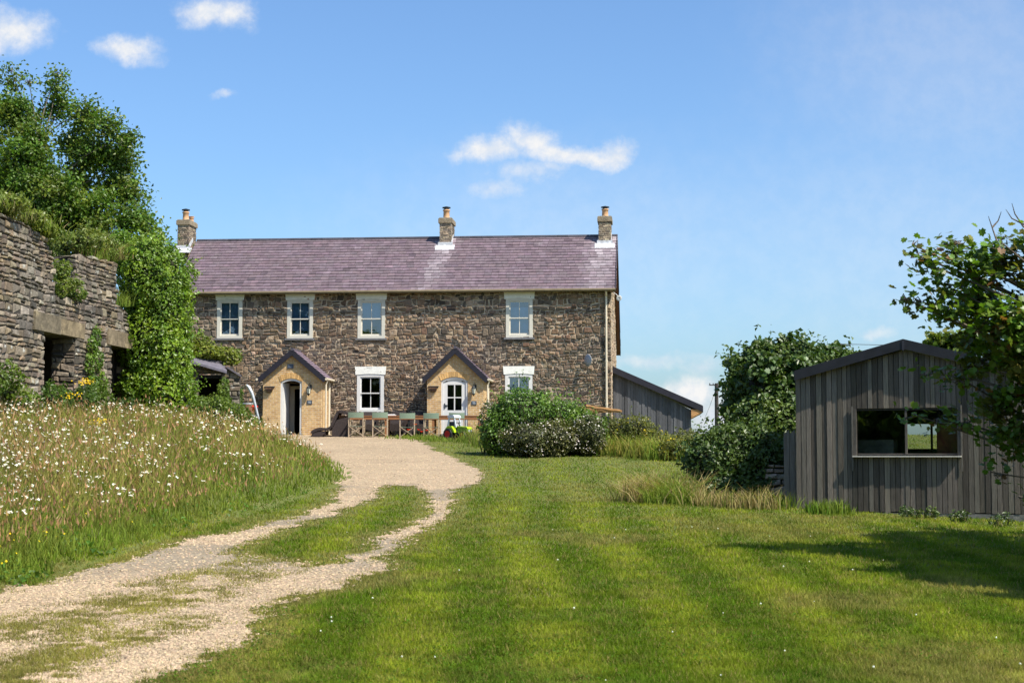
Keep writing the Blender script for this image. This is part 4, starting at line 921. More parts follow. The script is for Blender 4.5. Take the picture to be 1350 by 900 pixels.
while y_ < 4.95:
    w = min(r.uniform(.085, .108), 5 - y_); mbd.box((sx1 - .02, y_ + .005, zpl), (sx1 + r.uniform(0, .014), y_ + w - .005, zel - .03), np.array([.108, .095, .080]) * r.uniform(.5, 1.45)); y_ += w
mbd.build('wall', M['board'], shed)
msp = MB(); x = SF.px(1034, 640, .12)[0]
while x < sx0 - .01:
    w = min(.11, sx0 - x); msp.prism([(x + .003, zpl - .15), (x + w - .003, zpl - .15), (x + w - .003, SF.px(1040, 566)[1]), (x + .003, SF.px(1040, 572)[1])], .10 + .012 * r.random(), .13, np.array([.15, .135, .12]) * r.uniform(.7, 1.3)); x += w
msp.build('side_boarding', M['board'], shed)
mrf = MB(); ovl = .03; ttk = .05; zr0 = SF.px(1193.5, 447.5, -.14)[1]; xe0 = SF.px(1047.5, 492, -.14)[0]; ze0 = SF.px(1047.5, 489.5, -.14)[1]; xe1 = 2 * xap - xe0
for sg_ in ((xe0, ze0), (xe1, ze0)): mrf.prism([(sg_[0], sg_[1] - .05), (xap, zr0 - .05), (xap, zr0), (sg_[0], sg_[1])][::1 if sg_[0] < xap else -1], -.14, 5.1)
rf = mrf.build('roof', M['darkroof'], shed)
mff = MB()
for sgx in (xe0, xe1): mff.prism([(sgx, ze0 - .17), (xap, zr0 - .17), (xap, zr0 + .012), (sgx, ze0 + .012)][::1 if sgx < xap else -1], -.165, -.142)
mff.box((xap - .02, -.175, zr0 - .20), (xap + .02, -.1655, zr0 - .02), (1.6, 1.6, 1.7)); mff.build('fascia', M['darkroof'], rf)
mw = MB(); f_ = .05
mw.box((wx0 - .05, -.05, wz0 - .02), (wx0, .05, wz1)); mw.box((wx1, -.05, wz0 - .02), (wx1 + .05, .05, wz1)); mw.box((wx0, .0, wz1 - .03), (wx1, .05, wz1 + .01), (.4, .4, .4)); xm = SF.px(1194.5, 570)[0]; mw.box((xm - .018, -.01, wz0), (xm + .018, .05, wz1 - .03)); mw.box((wx0, .0, wz0), (wx1, .05, wz0 + .02))
wn = mw.build('window', mat('grey_window_wood', (.085, .075, .065), .8, 8, .3), shed)
for (a, b) in ((wx0, xm - .018), (xm + .018, wx1)): mp_ = MB(); mp_.add([(a, .02, wz0 + .02), (b, .02, wz0 + .02), (b, .02, wz1 - .03), (a, .02, wz1 - .03)], [[0, 1, 2, 3]]); mp_.build('pane', M['glass_shed'], wn)
ms = MB(); ms.box((wx0 - .06, -.13, wz0 - .045), (wx1 + .06, -.0, wz0 - .021)); ms.build('sill', mat('pale_sill', (.55, .5, .43), .7, 8, .2), wn)
mi_ = MB(); rw0, rw1, rz0, rz1 = xm - .62, xm + .40, wz0 + .12, wz1 - .22
for lo, hi in (((sx0 + .05, 3.4, zpl), (rw0, 3.45, zel)), ((rw1, 3.4, zpl), (sx1 - .05, 3.45, zel)), ((rw0, 3.4, zpl), (rw1, 3.45, rz0)), ((rw0, 3.4, rz1), (rw1, 3.45, zel)), ((rw0 + .5, 3.4, rz0), (rw0 + .54, 3.45, rz1))): mi_.box(lo, hi, (.8, .9, .8))
mi_.box((sx0 + .05, .2, wz1 + .05), (sx1 - .05, 3.4, wz1 + .09), (1.0, .5, .25)); mi_.box((sx0 + .05, .1, zpl - .02), (sx1 - .05, 4.9, zpl + .03)); mi_.box((wx1 - .42, .25, wz0 - .2), (wx1 + .1, .55, wz1 - .25), (.9, .35, .22)); mi_.box((wx0 - .2, .9, wz0 - .3), (wx0 + .5, 1.3, wz0 + .28), (1.5, 1.5, 1.3))
mi_.build('room', mat('shed_interior', (.32, .30, .26), .9, 3, .4), shed)
mpn = MB(); mpn.box((sx0 + .02, -.03, -.7), (sx1 + .05, 4.9, zpl - .012)); mpn.build('plinth', M['concrete'], shed)

# ------------------------------------------------------------------ ruined stone barn at left
RF = Frame((-11.57, 36.0, ZE + .55), R(85.5))
rp = lambda x, y, yl=0.0: RF.px(x, y, yl)
ruin = empty('ruined_barn', tuple(RF.o), RF.rz, 'roofless grey stone barn wall with two dark doorways and broken top', 'ruin')
prof = [(-8, 4.6), (-5, 4.5)] + [rp(*q) for q in ((-45, 268), (0, 284), (20, 289), (45, 303), (64, 320), (69, 348), (71, 392), (98, 396), (100.5, 339), (112, 336), (130, 341), (152, 347), (153.2, 402), (165, 408), (171, 452))]
pxs = np.array([p[0] for p in prof]); pzs = np.array([p[1] for p in prof]); send = rp(172, 430)[0] + .9; prof_end = pzs[-1]
rtop = lambda s: float(np.interp(s, pxs, pzs))
o1 = (rp(57, 480)[0], rp(98, 480)[0], -1, rp(57, 437)[1]); o2 = (rp(146, 500)[0], send - .25, -1, rp(146, 455)[1])
mb = MB(); Pr = lambda s, t, d: (s, -d, t)
se = sorted(set(np.round(list(np.arange(-6, send, .22)) + [o1[0], o1[1], o2[0], o2[1], send], 3))); te = sorted(set(np.round(list(np.arange(-.4, 5.6, .16)) + [o1[3], o2[3]], 3)))
sol = lambda s, t: t < rtop(s) - .08 and not any(o[0] < s < o[1] and t < o[3] for o in (o1, o2))
core_wall(mb, se, te, sol, .6, Pr, 1)
kw = dict(pal=GREY, course=(.085, .22), length=(.17, .44), proud=.036, joint=.016, warp=.012, jag=.12)
stone_wall(mb, -6, send, -.4, rtop, [o1, o2], Pr, seed=61, **kw)
stone_wall(mb, .0, .6, -.4, lambda s: o1[3], [], lambda s, t, d: (o1[1] - d, s, t), seed=62, **kw)
stone_wall(mb, .0, .6, -.4, lambda s: o2[3], [], lambda s, t, d: (o2[1] - d, s, t), seed=66, **kw)
stone_wall(mb, .0, .6, rp(85, 393)[1], lambda s: rtop(rp(103, 340)[0]), [], lambda s, t, d: (rp(100.5, 360)[0] - d, s, t), seed=63, **kw)
# far gable end, back wall
core_wall(mb, [.6, 5.2], [-.4, 3.4], lambda s, t: True, .5, lambda s, t, d: (send + d, s, t), 1); stone_wall(mb, 0, 5.2, -.4, lambda s: 3.4, [], lambda s, t, d: (send + d, s, t), seed=64, **kw)
core_wall(mb, [-6, send], [-.4, 4.0], lambda s, t: True, .5, lambda s, t, d: (s, 4.7 - d, t), 1); stone_wall(mb, -6, send - .5, -.4, lambda s: 4.0, [], lambda s, t, d: (s, 4.7 - d, t), seed=65, **kw)
core_wall(mb, [.6, 4.2], [-.4, 4.0], lambda s, t: True, .5, lambda s, t, d: (-6 + d + .5, s, t), 1)
mb.build('wall', [M['drystone'], M['joint']], ruin)
ml = MB()
ml.box((o1[0] - .75, -.075, o1[3] + .0), (o1[0] + .95, .45, o1[3] + .44), (.75, .70, .6)); ml.box((o1[0] + .97, -.065, o1[3] + .015), (o1[1] + .55, .45, o1[3] + .40), (1.0, .88, .68)); ml.build('lintel', M['drystone'] if False else mat('lintel_stone', (.19, .165, .13), .95, 4, .4, bump=.8, bscale=9, dark=((.42, .33, .2), 3, .6, .5)), ruin)
ml = MB(); ml.box((o2[0] - .45, -.07, o2[3]), (send - .3, .45, o2[3] + .42), (.9, .8, .66)); ml.build('lintel', bpy.data.materials['lintel_stone'], ruin)
mf = MB(); mf.box((-5.4, .62, o1[3] + .3), (send - .02, 4.15, o1[3] + .42)); mf.box((-5.4, .3, -.3), (send, 4.2, .05)); mf.build('shade_slab_and_floor', M['moss'], ruin)  # upper slab added to darken the interior, lower box is the floor
# little stone outhouse with slate roof between the ivy and the house
OF = Frame(tuple(at(258, 560, 56.5)), R(9)); OF.o[2] = Hs(OF.o[0], OF.o[1])
oh = empty('stone_outhouse', tuple(OF.o), OF.rz, 'small low stone outhouse with sloping slate roof edge and dark doorway', 'outhouse')
op = lambda x, y, yl=0: OF.px(x, y, yl)
xa0, xa1 = op(232, 520)[0], op(316, 520)[0]; dx0, dx1 = op(262, 520)[0], op(291, 520)[0]; zt0, zt1 = op(258, 476)[1], op(298, 486)[1]
otop = lambda s: float(np.interp(s, [xa0, op(298, 480)[0], op(300, 480)[0], xa1], [zt0 + .1, zt1 - .08, zt1 + .12, op(316, 494)[1]]))
mb = MB(); oo = (dx0, dx1, -1, otop(dx1) - .12)
se = sorted(set(list(np.arange(xa0, xa1, .2)) + [dx0, dx1, xa1])); te = sorted(set(list(np.arange(-.4, 3.2, .12)) + [oo[3]]))
core_wall(mb, se, te, lambda s, t: t < otop(s) and not (oo[0] < s < oo[1] and t < oo[3]), .45, Pf, 1)
stone_wall(mb, xa0, xa1, -.4, otop, [oo], Pf, seed=71, pal=GREY + BROWN, course=(.10, .2), length=(.18, .42), proud=.04, joint=.014)
mb.box((xa0, 2.6, -.4), (xa1, 2.9, zt1 - .3), mi=1); mb.box((xa0, .46, -.4), (xa0 + .4, 2.6, zt1 - .3), mi=1); mb.box((xa1 - .4, .46, -.4), (xa1, 2.6, zt1 - .3), mi=1)
mb.build('wall', [M['drystone'], M['joint']], oh)
mr = MB(); sA, sB = op(252, 474, -.3)[0], op(299, 485, -.3)[0]; zA, zB = op(252, 472, -.3)[1], op(299, 485.5, -.3)[1]
mr.add([(sA, -.35, zA - .18), (sB, -.35, zB - .18), (sB, 1.2, zB + .28), (sA, 1.2, zA + .28), (sA, -.35, zA - .10), (sB, -.35, zB - .10), (sB, 1.2, zB + .36), (sA, 1.2, zA + .36)], BOXF, (2.6, 2.6, 2.6))
mr.box((xa0, .5, zt1 - .32), (xa1, 2.9, zt1 - .2)); mr.build('roof', M['felt'], oh)
ms = MB(); x = OF.px(316, 500, .3)[0]; ms.beam((op(299, 486)[0], .1, op(299, 486)[1] + .06), (op(318, 499)[0], .1, op(318, 499)[1] + .08), .5, .06, tint=(2.2, 2.1, 2)); ms.build('coping', M['felt'], oh)
# ------------------------------------------------------------------ garden furniture
TY = 60.9
def gy(px, Y): x = (px - 675) / F * Y; return Vector((x, Y, Hs(x, Y)))
ta, tb = gy(447, TY), gy(637, TY - .4); tl = (tb - ta).xy.length; tz = min(ta.z, tb.z); trz = math.atan2(tb.y - ta.y, tb.x - ta.x)
tbl = empty('garden_table', ((ta.x + tb.x) / 2, (ta.y + tb.y) / 2, tz), trz, 'long brown wooden outdoor table behind the row of green chairs', 'table')
tt = at(540, 548, TY).z - tz
m = MB(); r = np.random.default_rng(2)
for k in range(6): m.box((-tl / 2, -.42 + .14 * k + .004, tt - .035), (tl / 2, -.42 + .14 * (k + 1) - .004, tt + r.uniform(-.002, .002)), np.ones(3) * r.uniform(.8, 1.25))
m.build('tabletop', M['wood'], tbl)
m = MB(); m.box((-tl / 2 + .08, -.40, tt - .15), (tl / 2 - .08, -.37, tt - .037)); m.box((-tl / 2 + .08, .37, tt - .15), (tl / 2 - .08, .40, tt - .037)); m.build('apron', M['wood'], tbl)
for xx in (-tl / 2 + .12, -.9, .9, tl / 2 - .12):
    for yy in (-.34, .34): m = MB(); m.box((xx - .04, yy - .04, -.05), (xx + .04, yy + .04, tt - .037)); m.build('leg', M['wood'], tbl)
ck = MB(); p = gy(516, TY); ck.box((-.17, -.13, 0), (.17, .13, .035)); ck.box((-.15, -.11, .035), (.13, .10, .06)); o = ck.build('folded_cloth', M['cleanwhite']); o.location = (p.x, p.y, tz + tt + .004); o.rotation_euler = (0, 0, trz); tag(o, 'folded white cloth lying on the long wooden table', 'cloth')
# director's chair seen from behind
def director():
    o = empty('director_chair', (0, 0, 0), 0, 'x', 'chair', 'green canvas director chairs along the table'); W = .27
    for sx in (-1, 1):
        for yy, hh in ((-.20, .93), (.20, .64)):
            m = MB(); m.box((sx * W - .017, yy - .02, 0), (sx * W + .017, yy + .02, hh)); m.build('leg', M['chairwood'], o)
        m = MB(); m.box((sx * W - .03, -.17, .64), (sx * W + .03, .27, .665)); m.build('armrest', M['chairwood'], o)
        m = MB(); m.box((sx * W - .016, -.24, .0), (sx * W + .016, .24, .035)); m.build('foot_rail', M['chairwood'], o); m = MB(); m.box((sx * W - .016, -.18, .40), (sx * W + .016, .18, .43)); m.build('side_rail', M['chairwood'], o)
    for yy in (-.20, .20):
        for sx in (-1, 1): m = MB(); m.beam((-sx * W, yy + .018 * sx, .04), (sx * W, yy + .018 * sx, .42), .02, .032, (0, 1, 0)); m.build('brace', M['chairwood'], o)
    m = MB(); n = 8
    for k in range(n):
        a, b = -1 + 2 * k / n, -1 + 2 * (k + 1) / n; f = lambda t: -.235 - .045 * (1 - t * t); z0, z1 = .715, .935
        V = [(a * (W + .02), f(a), z0), (b * (W + .02), f(b), z0), (b * (W + .02), f(b), z1 - .012 * (1 - b * b)), (a * (W + .02), f(a), z1 - .012 * (1 - a * a))]; V += [(x, y + .012, z) for x, y, z in V]
        m.add(V, [[0, 1, 2, 3], [7, 6, 5, 4], [0, 4, 5, 1], [2, 6, 7, 3]])
    m.build('backrest', M['canvas'], o)
    m = MB()
    for k in range(n):
        a, b = -1 + 2 * k / n, -1 + 2 * (k + 1) / n; f = lambda t: .42 - .03 * (1 - t * t); V = [(a * W, -.2, f(a)), (b * W, -.2, f(b)), (b * W, .2, f(b)), (a * W, .2, f(a))]; V += [(x, y, z + .012) for x, y, z in V]
        m.add(V, [[3, 2, 1, 0], [4, 5, 6, 7], [0, 1, 5, 4], [2, 3, 7, 6]])
    m.build('seat', M['canvas'], o); return o
ch0 = director()
CL = ['green canvas chair nearest the dark rattan lounger', 'second green canvas chair from the lounger, in front of the white cloth', 'middle green canvas chair in the row of five at the table', 'green canvas chair just left of the toy tractor behind poppies', 'green canvas chair behind the toy tractor, right end of the row']
for k, px in enumerate((470.5, 501.5, 537, 569.5, 602)):
    o = ch0 if k == 0 else copy_tree(ch0); Y = 59.9 - .1 * k; g = gy(px, Y); o.location = g; o.rotation_euler = (0, 0, R([-3, 2, 5, -4, 3][k])); o['label'] = CL[k]
# rattan armchairs on the far side
def rattan():
    o = empty('rattan_armchair', (0, 0, 0), 0, 'x', 'armchair', 'brown rattan armchairs behind the table')
    m = MB(); m.beam((0, .27, .35), (0, .36, .93), .56, .05, (0, 1, 0)); m.build('backrest', M['rattan'], o)
    m = MB(); m.box((-.29, -.28, .16), (.29, .28, .43)); m.build('seat', M['rattan'], o)
    for sx in (-1, 1):
        m = MB(); m.box((sx * .32 - .04, -.28, .05), (sx * .32 + .04, .30, .64)); m.build('armrest', M['rattan'], o)
        for yy in (-.22, .22): m = MB(); m.box((sx * .30 - .02, yy - .02, 0), (sx * .30 + .02, yy + .02, .17)); m.build('leg', M['rattan'], o)
    return o
r0 = rattan()
for k, (px, lb) in enumerate(((487, 'dark rattan armchair under the ground floor window'), (524, 'dark rattan armchair behind the middle of the table'), (553, 'dark rattan armchair in shadow beside the right porch'))):
    o = r0 if k == 0 else copy_tree(r0); g = gy(px, 61.75); o.location = g; o.rotation_euler = (0, 0, R([3, -5, 2][k])); o['label'] = lb
# wave-shaped lounger
Yl = 60.6; g = gy(436, Yl); lo_ = empty('sun_lounger', g, R(-4), 'dark brown rattan wave lounger between the left porch and the table', 'lounger')
wp = [(411, 572), (413, 568), (418, 565), (425, 563.5), (432, 564), (437, 562), (440, 556), (443, 549), (446, 543), (450, 541), (457, 542), (463, 545)]
q = [((px - 436) / F * Yl, at(px, py, Yl).z - g.z) for px, py in wp]
from mathutils import Vector as _V
def smooth_path(P, n=40):
    P = np.array(P); t = np.linspace(0, len(P) - 1, n); i = np.clip(t.astype(int), 0, len(P) - 2); f = (t - i)[:, None]; p0 = P[np.maximum(i - 1, 0)]; p1 = P[i]; p2 = P[i + 1]; p3 = P[np.minimum(i + 2, len(P) - 1)]
    return .5 * (2 * p1 + (p2 - p0) * f + (2 * p0 - 5 * p1 + 4 * p2 - p3) * f ** 2 + (3 * p1 - p0 - 3 * p2 + p3) * f ** 3)
q = smooth_path(q); m = MB()
for a, b in zip(q[:-1], q[1:]):
    d = b - a; nn = np.array([d[1], -d[0]]) / (np.hypot(*d) + 1e-9) * .11; V = [(a[0], -.35, a[1]), (b[0], -.35, b[1]), (b[0] + nn[0], -.35, b[1] + nn[1]), (a[0] + nn[0], -.35, a[1] + nn[1])]; V += [(x, .35, z) for x, y, z in V]
    m.add(V, [[0, 1, 2, 3], [7, 6, 5, 4], [0, 4, 5, 1], [3, 2, 6, 7]])
m.build('lounge_seat', M['rattan'], lo_)
m = MB(); zz = lambda x: float(np.interp(x, q[:, 0], q[:, 1]))
x0_, x1_ = .12, .75; m.prism([(x0_, -.0), (x1_, -.0), (x1_, min(zz(x1_), .8) - .06), (.3, .62), (.2, .42), (x0_, .27)], -.33, .33); m.prism([(-.70, .0), (-.24, .0), (-.10, .20), (-.30, .20), (-.5, .17), (-.64, .10)], -.33, .33); m.build('base', M['rattan'], lo_)
for xx in (-.62, -.15):
    for yy in (-.28, .28): m = MB(); m.box((xx - .02, yy - .02, 0), (xx + .02, yy + .02, max(zz(xx) - .03, .06))); m.build('leg', M['rattan'], lo_)
# toy pedal tractor
g = gy(604, 58.2); tr_ = empty('toy_tractor', g, R(-38), 'lime green ride-on toy tractor with red wheel rims on the grass', 'toy tractor')
m = MB(); m.prism([(.08, .24), (.52, .24), (.55, .34), (.50, .42), (.10, .47)], -.125, .125); m.build('bonnet', M['dgreen'], tr_)
m = MB(); m.prism([(.07, .455), (.50, .43), (.56, .36), (.57, .40), (.50, .46), (.08, .495)], -.13, .13); m.build('bonnet_top', M['lime'], tr_)
m = MB(); m.box((.46, -.09, .28), (.58, -.04, .36)); m.box((.46, .04, .28), (.58, .09, .36)); m.build('headlight', M['silver'], tr_)
m = MB(); m.box((-.35, -.11, .17), (.46, .11, .26)); m.build('chassis', M['rubber'], tr_)
for sy in (-1, 1):
    m = MB(); m.prism([(-.42, .24), (-.40, .42), (-.30, .50), (-.12, .49), (.0, .34), (.02, .26), (-.06, .27), (-.14, .40), (-.28, .42), (-.36, .34)], sy * .17 - .07, sy * .17 + .07); m.build('mudguard', M['lime'], tr_)
    m = MB(); m.beam((-.36, sy * .16, .48), (-.28, sy * .15, .84), .035, .05); m.beam((.02, sy * .14, .44), (-.08, sy * .14, .84), .03, .04); m.build('cab_post', M['silver'], tr_)
m = MB(); m.prism([(-.34, .80), (-.02, .80), (-.04, .87), (-.10, .90), (-.28, .90), (-.35, .86)], -.19, .19); m.build('cab_roof', M['silver'], tr_)
m = MB(); m.prism([(-.30, .28), (-.05, .28), (-.06, .36), (-.22, .38), (-.28, .66), (-.34, .66)], -.11, .11); m.build('seat', M['rubber'], tr_)
m = MB(); m.tube([(.10, 0, .46), (.0, 0, .62)], .014, 6); m.lathe((-.01, 0, .62), [(.10, -.012), (.12, 0), (.10, .012)], 12); m.build('steering_wheel', M['rubber'], tr_)
for (x, y, r_, w) in ((-.27, -.24, .205, .12), (-.27, .24, .205, .12), (.40, -.22, .15, .11), (.40, .22, .15, .11)):
    m = MB(); m.lathe((x, y, r_), [(r_ * .62, -w / 2), (r_ * .93, -w / 2), (r_, -w / 3), (r_, w / 3), (r_ * .93, w / 2), (r_ * .62, w / 2)], 18, 'y')
    for k in range(12): a = k * math.pi / 6; m.beam((x + r_ * .98 * math.cos(a), y - w / 2.4, r_ + r_ * .98 * math.sin(a)), (x + r_ * .98 * math.cos(a + .2), y + w / 2.4, r_ + r_ * .98 * math.sin(a + .2)), .02, .02)
    wh = m.build('wheel', M['rubber'], tr_); m = MB(); m.lathe((x, y, r_), [(.001, -w / 2.6), (r_ * .3, -w / 2.6), (r_ * .62, -w / 2.1), (r_ * .62, w / 2.1), (r_ * .3, w / 2.6), (.001, w / 2.6)], 18, 'y'); m.build('rim', M['red'], wh)
# poppies
for k, (px, py, lb) in enumerate(((548, 560, 'pale red poppy furthest right of the group by the fourth chair'), (539, 567, 'red poppy beside the middle chair legs'), (552, 567, 'small red poppy in the middle of the poppies'), (556, 569.5, 'brightest red poppy in front of the fourth green chair'), (563, 568, 'red poppy under the fourth green chair'))):
    Y = 59.0 - .1 * k; p = at(px, py, Y); gz = Hs(p.x, Y); o = empty('red_poppy', (p.x, Y, gz), 0, ['faded red poppy standing tallest behind the others', lb, lb, lb, lb][k], 'poppy', 'red poppies by the chairs'); h_ = p.z - gz
    m = MB(); m.tube([(0, 0, 0), (.02, 0, h_ * .6), (0, 0, h_)], .008, 5, (.09, .14, .03)); m.build('stem', M['leaf'], o)
    m = MB()
    for j in range(5):
        a = j * 1.257 + k; c, s = math.cos(a), math.sin(a); m.add([(0, 0, h_), (c * .06 - s * .045, s * .06 + c * .045, h_ + .035), (c * .085, s * .085, h_ + .05), (c * .06 + s * .045, s * .06 - c * .045, h_ + .035)], [[0, 1, 2, 3]], (.62, .035, .012) if k else (.6, .12, .06))
    m.build('petals', M['petal'], o)
# half barrel, red bloom and curved pipe by the left porch
Yb = 61.6; g = gy(326.5, Yb); zr = at(326, 531, Yb).z - g.z
ba = empty('barrel_planter', g, 0, 'old wooden barrel planter with pale metal rim left of the open porch', 'barrel'); m = MB(); m.lathe((0, 0, 0), [(.001, .0), (.24, 0), (.30, zr * .5), (.265, zr), (.23, zr), (.23, zr - .08), (.001, zr - .08)], 20); m.build('barrel', M['barrel'], ba)
for z in (zr - .03, zr * .62, zr * .2): m = MB(); rr_ = float(np.interp(z, [0, zr * .5, zr], [.24, .30, .265])); m.lathe((0, 0, z), [(rr_ + .002, -.028), (rr_ + .012, -.028), (rr_ + .012, .028), (rr_ + .002, .028)], 20); m.build('hoop', M['steel'], ba)
m = MB(); cp = [(324.5, 507.5), (328, 510), (332, 518), (335, 528), (338, 540), (341, 553), (342, 572)]; g2 = gy(341, 61.0); m.tube([np.array(at(px, py, 61.0)) - np.array(g2) for px, py in cp], [.05, .07, .075, .06, .05, .05, .05], 8); o = m.build('curved_pipe', M['steel'], None, True); o.location = g2; tag(o, 'pale curved metal pipe rising beside the barrel', 'pipe')
p = at(335, 537, 61.2); gz = Hs(p.x, 61.2); o = empty('red_flower', (p.x, 61.2, gz), 0, 'bright red geranium bloom beside the barrel rim', 'flower'); m = MB(); m.tube([(0, 0, 0), (.01, 0, p.z - gz)], .012, 5, (.09, .14, .03)); m.build('stem', M['leaf'], o); m = MB(); discs(m, np.array([0, 0, p.z - gz]) + rng.normal(0, .05, (26, 3)), np.full(26, .05), tints(26, (.6, .02, .02))); m.build('petals', M['petal'], o)
# rustic slab table behind the shrubs
Ys = 55.0; g = gy(797, Ys); st_ = empty('slab_table', g, R(8), 'rough brown slab table with waney edges beside the house corner', 'table'); X_ = lambda px: (px - 797) / F * Ys
zt_ = at(797, 542, Ys).z - g.z; m = MB(); r = np.random.default_rng(6)
for k in range(4):
    z = zt_ - .13 + .09 * k; x0_ = X_(758) + .1 * k; x1_ = X_(818) - .07 * abs(k - 2) - r.uniform(0, .08); n = 9; xs = np.linspace(x0_, x1_, n)
    for yy in range(3):
        top = [(x, z + .075 + .012 * r.normal() - .10 * ((x - x0_) / (x1_ - x0_)) * (k - 1.2)) for x in xs]; bot = [(x, t - .07 + .008 * r.normal()) for x, t in top]; m.prism(bot + top[::-1], -.36 + .24 * yy - .02 * k, -.14 + .24 * yy, np.ones(3) * r.uniform(.65, 1.3))
m.build('tabletop', M['slab'], st_)
m = MB(); m.box((X_(795), -.14, -.1), (X_(802), .14, zt_ - .16)); m.box((X_(772), -.14, -.1), (X_(779), .14, zt_ - .16)); m.build('pedestal', M['concrete'], st_)

# ------------------------------------------------------------------ poles and wires
def pole(name, px, ytop, Y, arm, label, below=4):
    t = at(px, ytop, Y); gz = min(Hs(t.x, Y), t.z - 3); o = empty('utility_pole', (t.x, Y, gz), 0, label, 'utility pole', 'power poles beyond the garden'); m = MB(); m.tube([(0, 0, -.3), (0, 0, t.z - gz)], [.15 * Y / 90, .10 * Y / 90], 8); m.build('post', M['pole'], o)
    m = MB(); s = Y / F; z = t.z - gz - 2.2 * s; m.box((-arm * s, -.06, z - .9 * s), (arm * s, .06, z + .4 * s)); m.build('crossarm', M['pole'], o)
    for q in (-.92, -.45, .45, .92): m = MB(); m.lathe((q * arm * s, 0, z + .4 * s), [(.6 * s, 0), (.8 * s, .8 * s), (.4 * s, 2 * s), (.001, 2.2 * s)], 8); m.build('insulator', M['iron'], o)
    return t
t1 = pole('p', 944.5, 505, 118., 9.5, 'nearer dark utility pole beside the ivy covered tree')
t2 = pole('p', 915, 569, 260., 4.5, 'faint distant utility pole past the end of the lean-to roof')
t3 = pole('p', 1108, 453, 84., 13.5, 'dark pole crossarm showing above the tree behind the shed')
def wire(a, b, label, sag=.6):
    a, b = np.array(a), np.array(b); t = np.linspace(0, 1, 16)[:, None]; P = a * (1 - t) + b * t - np.array([0, 0, 1.]) * sag * 4 * t * (1 - t); m = MB(); m.tube(P - a, .014, 4); o = m.build('power_line', M['pole']); o.location = a; tag(o, label, 'cable')
wire((t3.x - .3, t3.y, t3.z), (t3.x + 14, t3.y - 2, t3.z + .15), 'thin dark cable running right from the crossarm above the shed', .2)
wire((t1.x, t1.y, t1.z - .3), (t2.x, t2.y, t2.z - .2), 'thin cable between the two poles beyond the lean-to', .8)

# ------------------------------------------------------------------ trees and shrubs
G1 = (.086, .150, .018); G2 = (.11, .18, .02); DK = (.026, .058, .014); OL = (.10, .115, .030)
# ash tree behind the ruin
Ya = 51.5
lt_cl = [cl(px, py, Ya + dy, r, w) for px, py, r, dy, w in ((20, 152, 38, 0, 1), (14, 94, 8, .5, .7), (17, 112, 11, .5, .7), (38, 108, 7, .3, .6), (75, 99, 10, .4, .7), (72, 118, 15, .5, .7), (78, 140, 20, 1, .8), (112, 150, 22, 0, .9), (138, 170, 21, -.3, .9), (166, 186, 17, -.5, .9), (170, 214, 15, .3, .8), (146, 206, 26, .5, .9), (152, 240, 27, .2, .9), (172, 258, 22, -.2, .9), (122, 205, 28, .2, .9), (100, 190, 28, 1, .9), (40, 205, 48, -1.5, 1.2), (105, 240, 30, 1, .8), (62, 255, 48, -2, 1.2), (118, 278, 38, -1, 1.2), (178, 287, 24, -.8, 1.1), (198, 302, 16, -1.2, .9), (10, 250, 45, 0, 1.2), (150, 318, 40, -1, 1.2), (85, 312, 45, -.5, 1.2), (-50, 150, 55, 0, 1), (-60, 240, 60, 0, 1), (-40, 95, 30, 0, .7), (-130, 200, 60, 0, .8), (40, 330, 40, 1, 1))]
b = at(40, 520, Ya); tree('ash_tree', 'tall bright green ash tree rising behind the ruined wall', (b.x, Ya, Hs(b.x, Ya)), [tuple(at(48, 390, Ya)), tuple(at(58, 280, Ya)), tuple(at(50, 190, Ya))], lt_cl, 72000, .13, G1, .34, 11, tips_per=26, spread=.26, col2=(.135, .18, .024), jit=.75)
# sycamore at the right edge
Yt = 19.2
rt = [cl(*q) for q in ((1212, 338, Yt, 16, .6), (1203, 322, Yt, 7, .3), (1232, 352, Yt, 18, .6), (1258, 332, Yt + .3, 18, .8), (1264, 322, Yt, 8, .3), (1287, 350, Yt - .2, 24, .9), (1255, 380, Yt, 22, .8), (1216, 398, Yt + .2, 18, .6, .6), (1195, 394, Yt, 10, .3, .6), (1240, 410, Yt, 26, .8, .7), (1290, 392, Yt + .5, 34, 1), (1325, 360, Yt, 34, 1), (1318, 318, Yt - .3, 14, .5), (1345, 322, Yt, 16, .5), (1285, 435, Yt + .4, 34, 1), (1335, 430, Yt - .3, 44, 1.1), (1290, 478, Yt + .6, 26, .9), (1232, 492, Yt + .5, 16, .5, .6), (1268, 500, Yt + .4, 20, .6, .7), (1340, 500, Yt, 40, 1.1), (1310, 540, Yt + .3, 28, .9), (1210, 548, Yt + .6, 14, .35, .7), (1240, 552, Yt + .5, 16, .5, .6), (1272, 558, Yt + .4, 18, .6, .7), (1335, 580, Yt, 34, 1), (1322, 625, Yt, 14, .25), (1350, 655, Yt - .5, 12, .25), (1400, 330, Yt, 50, 1), (1420, 430, Yt, 70, 1.3), (1430, 540, Yt, 70, 1.2), (1500, 380, Yt, 80, 1.2), (1540, 500, Yt, 90, 1.2), (1470, 280, Yt, 60, .9), (1420, 620, Yt, 50, .7), (1440, 450, Yt - 2.2, 70, 1.1), (1500, 480, Yt + 2, 80, 1.1), (1590, 400, Yt, 90, 1))]
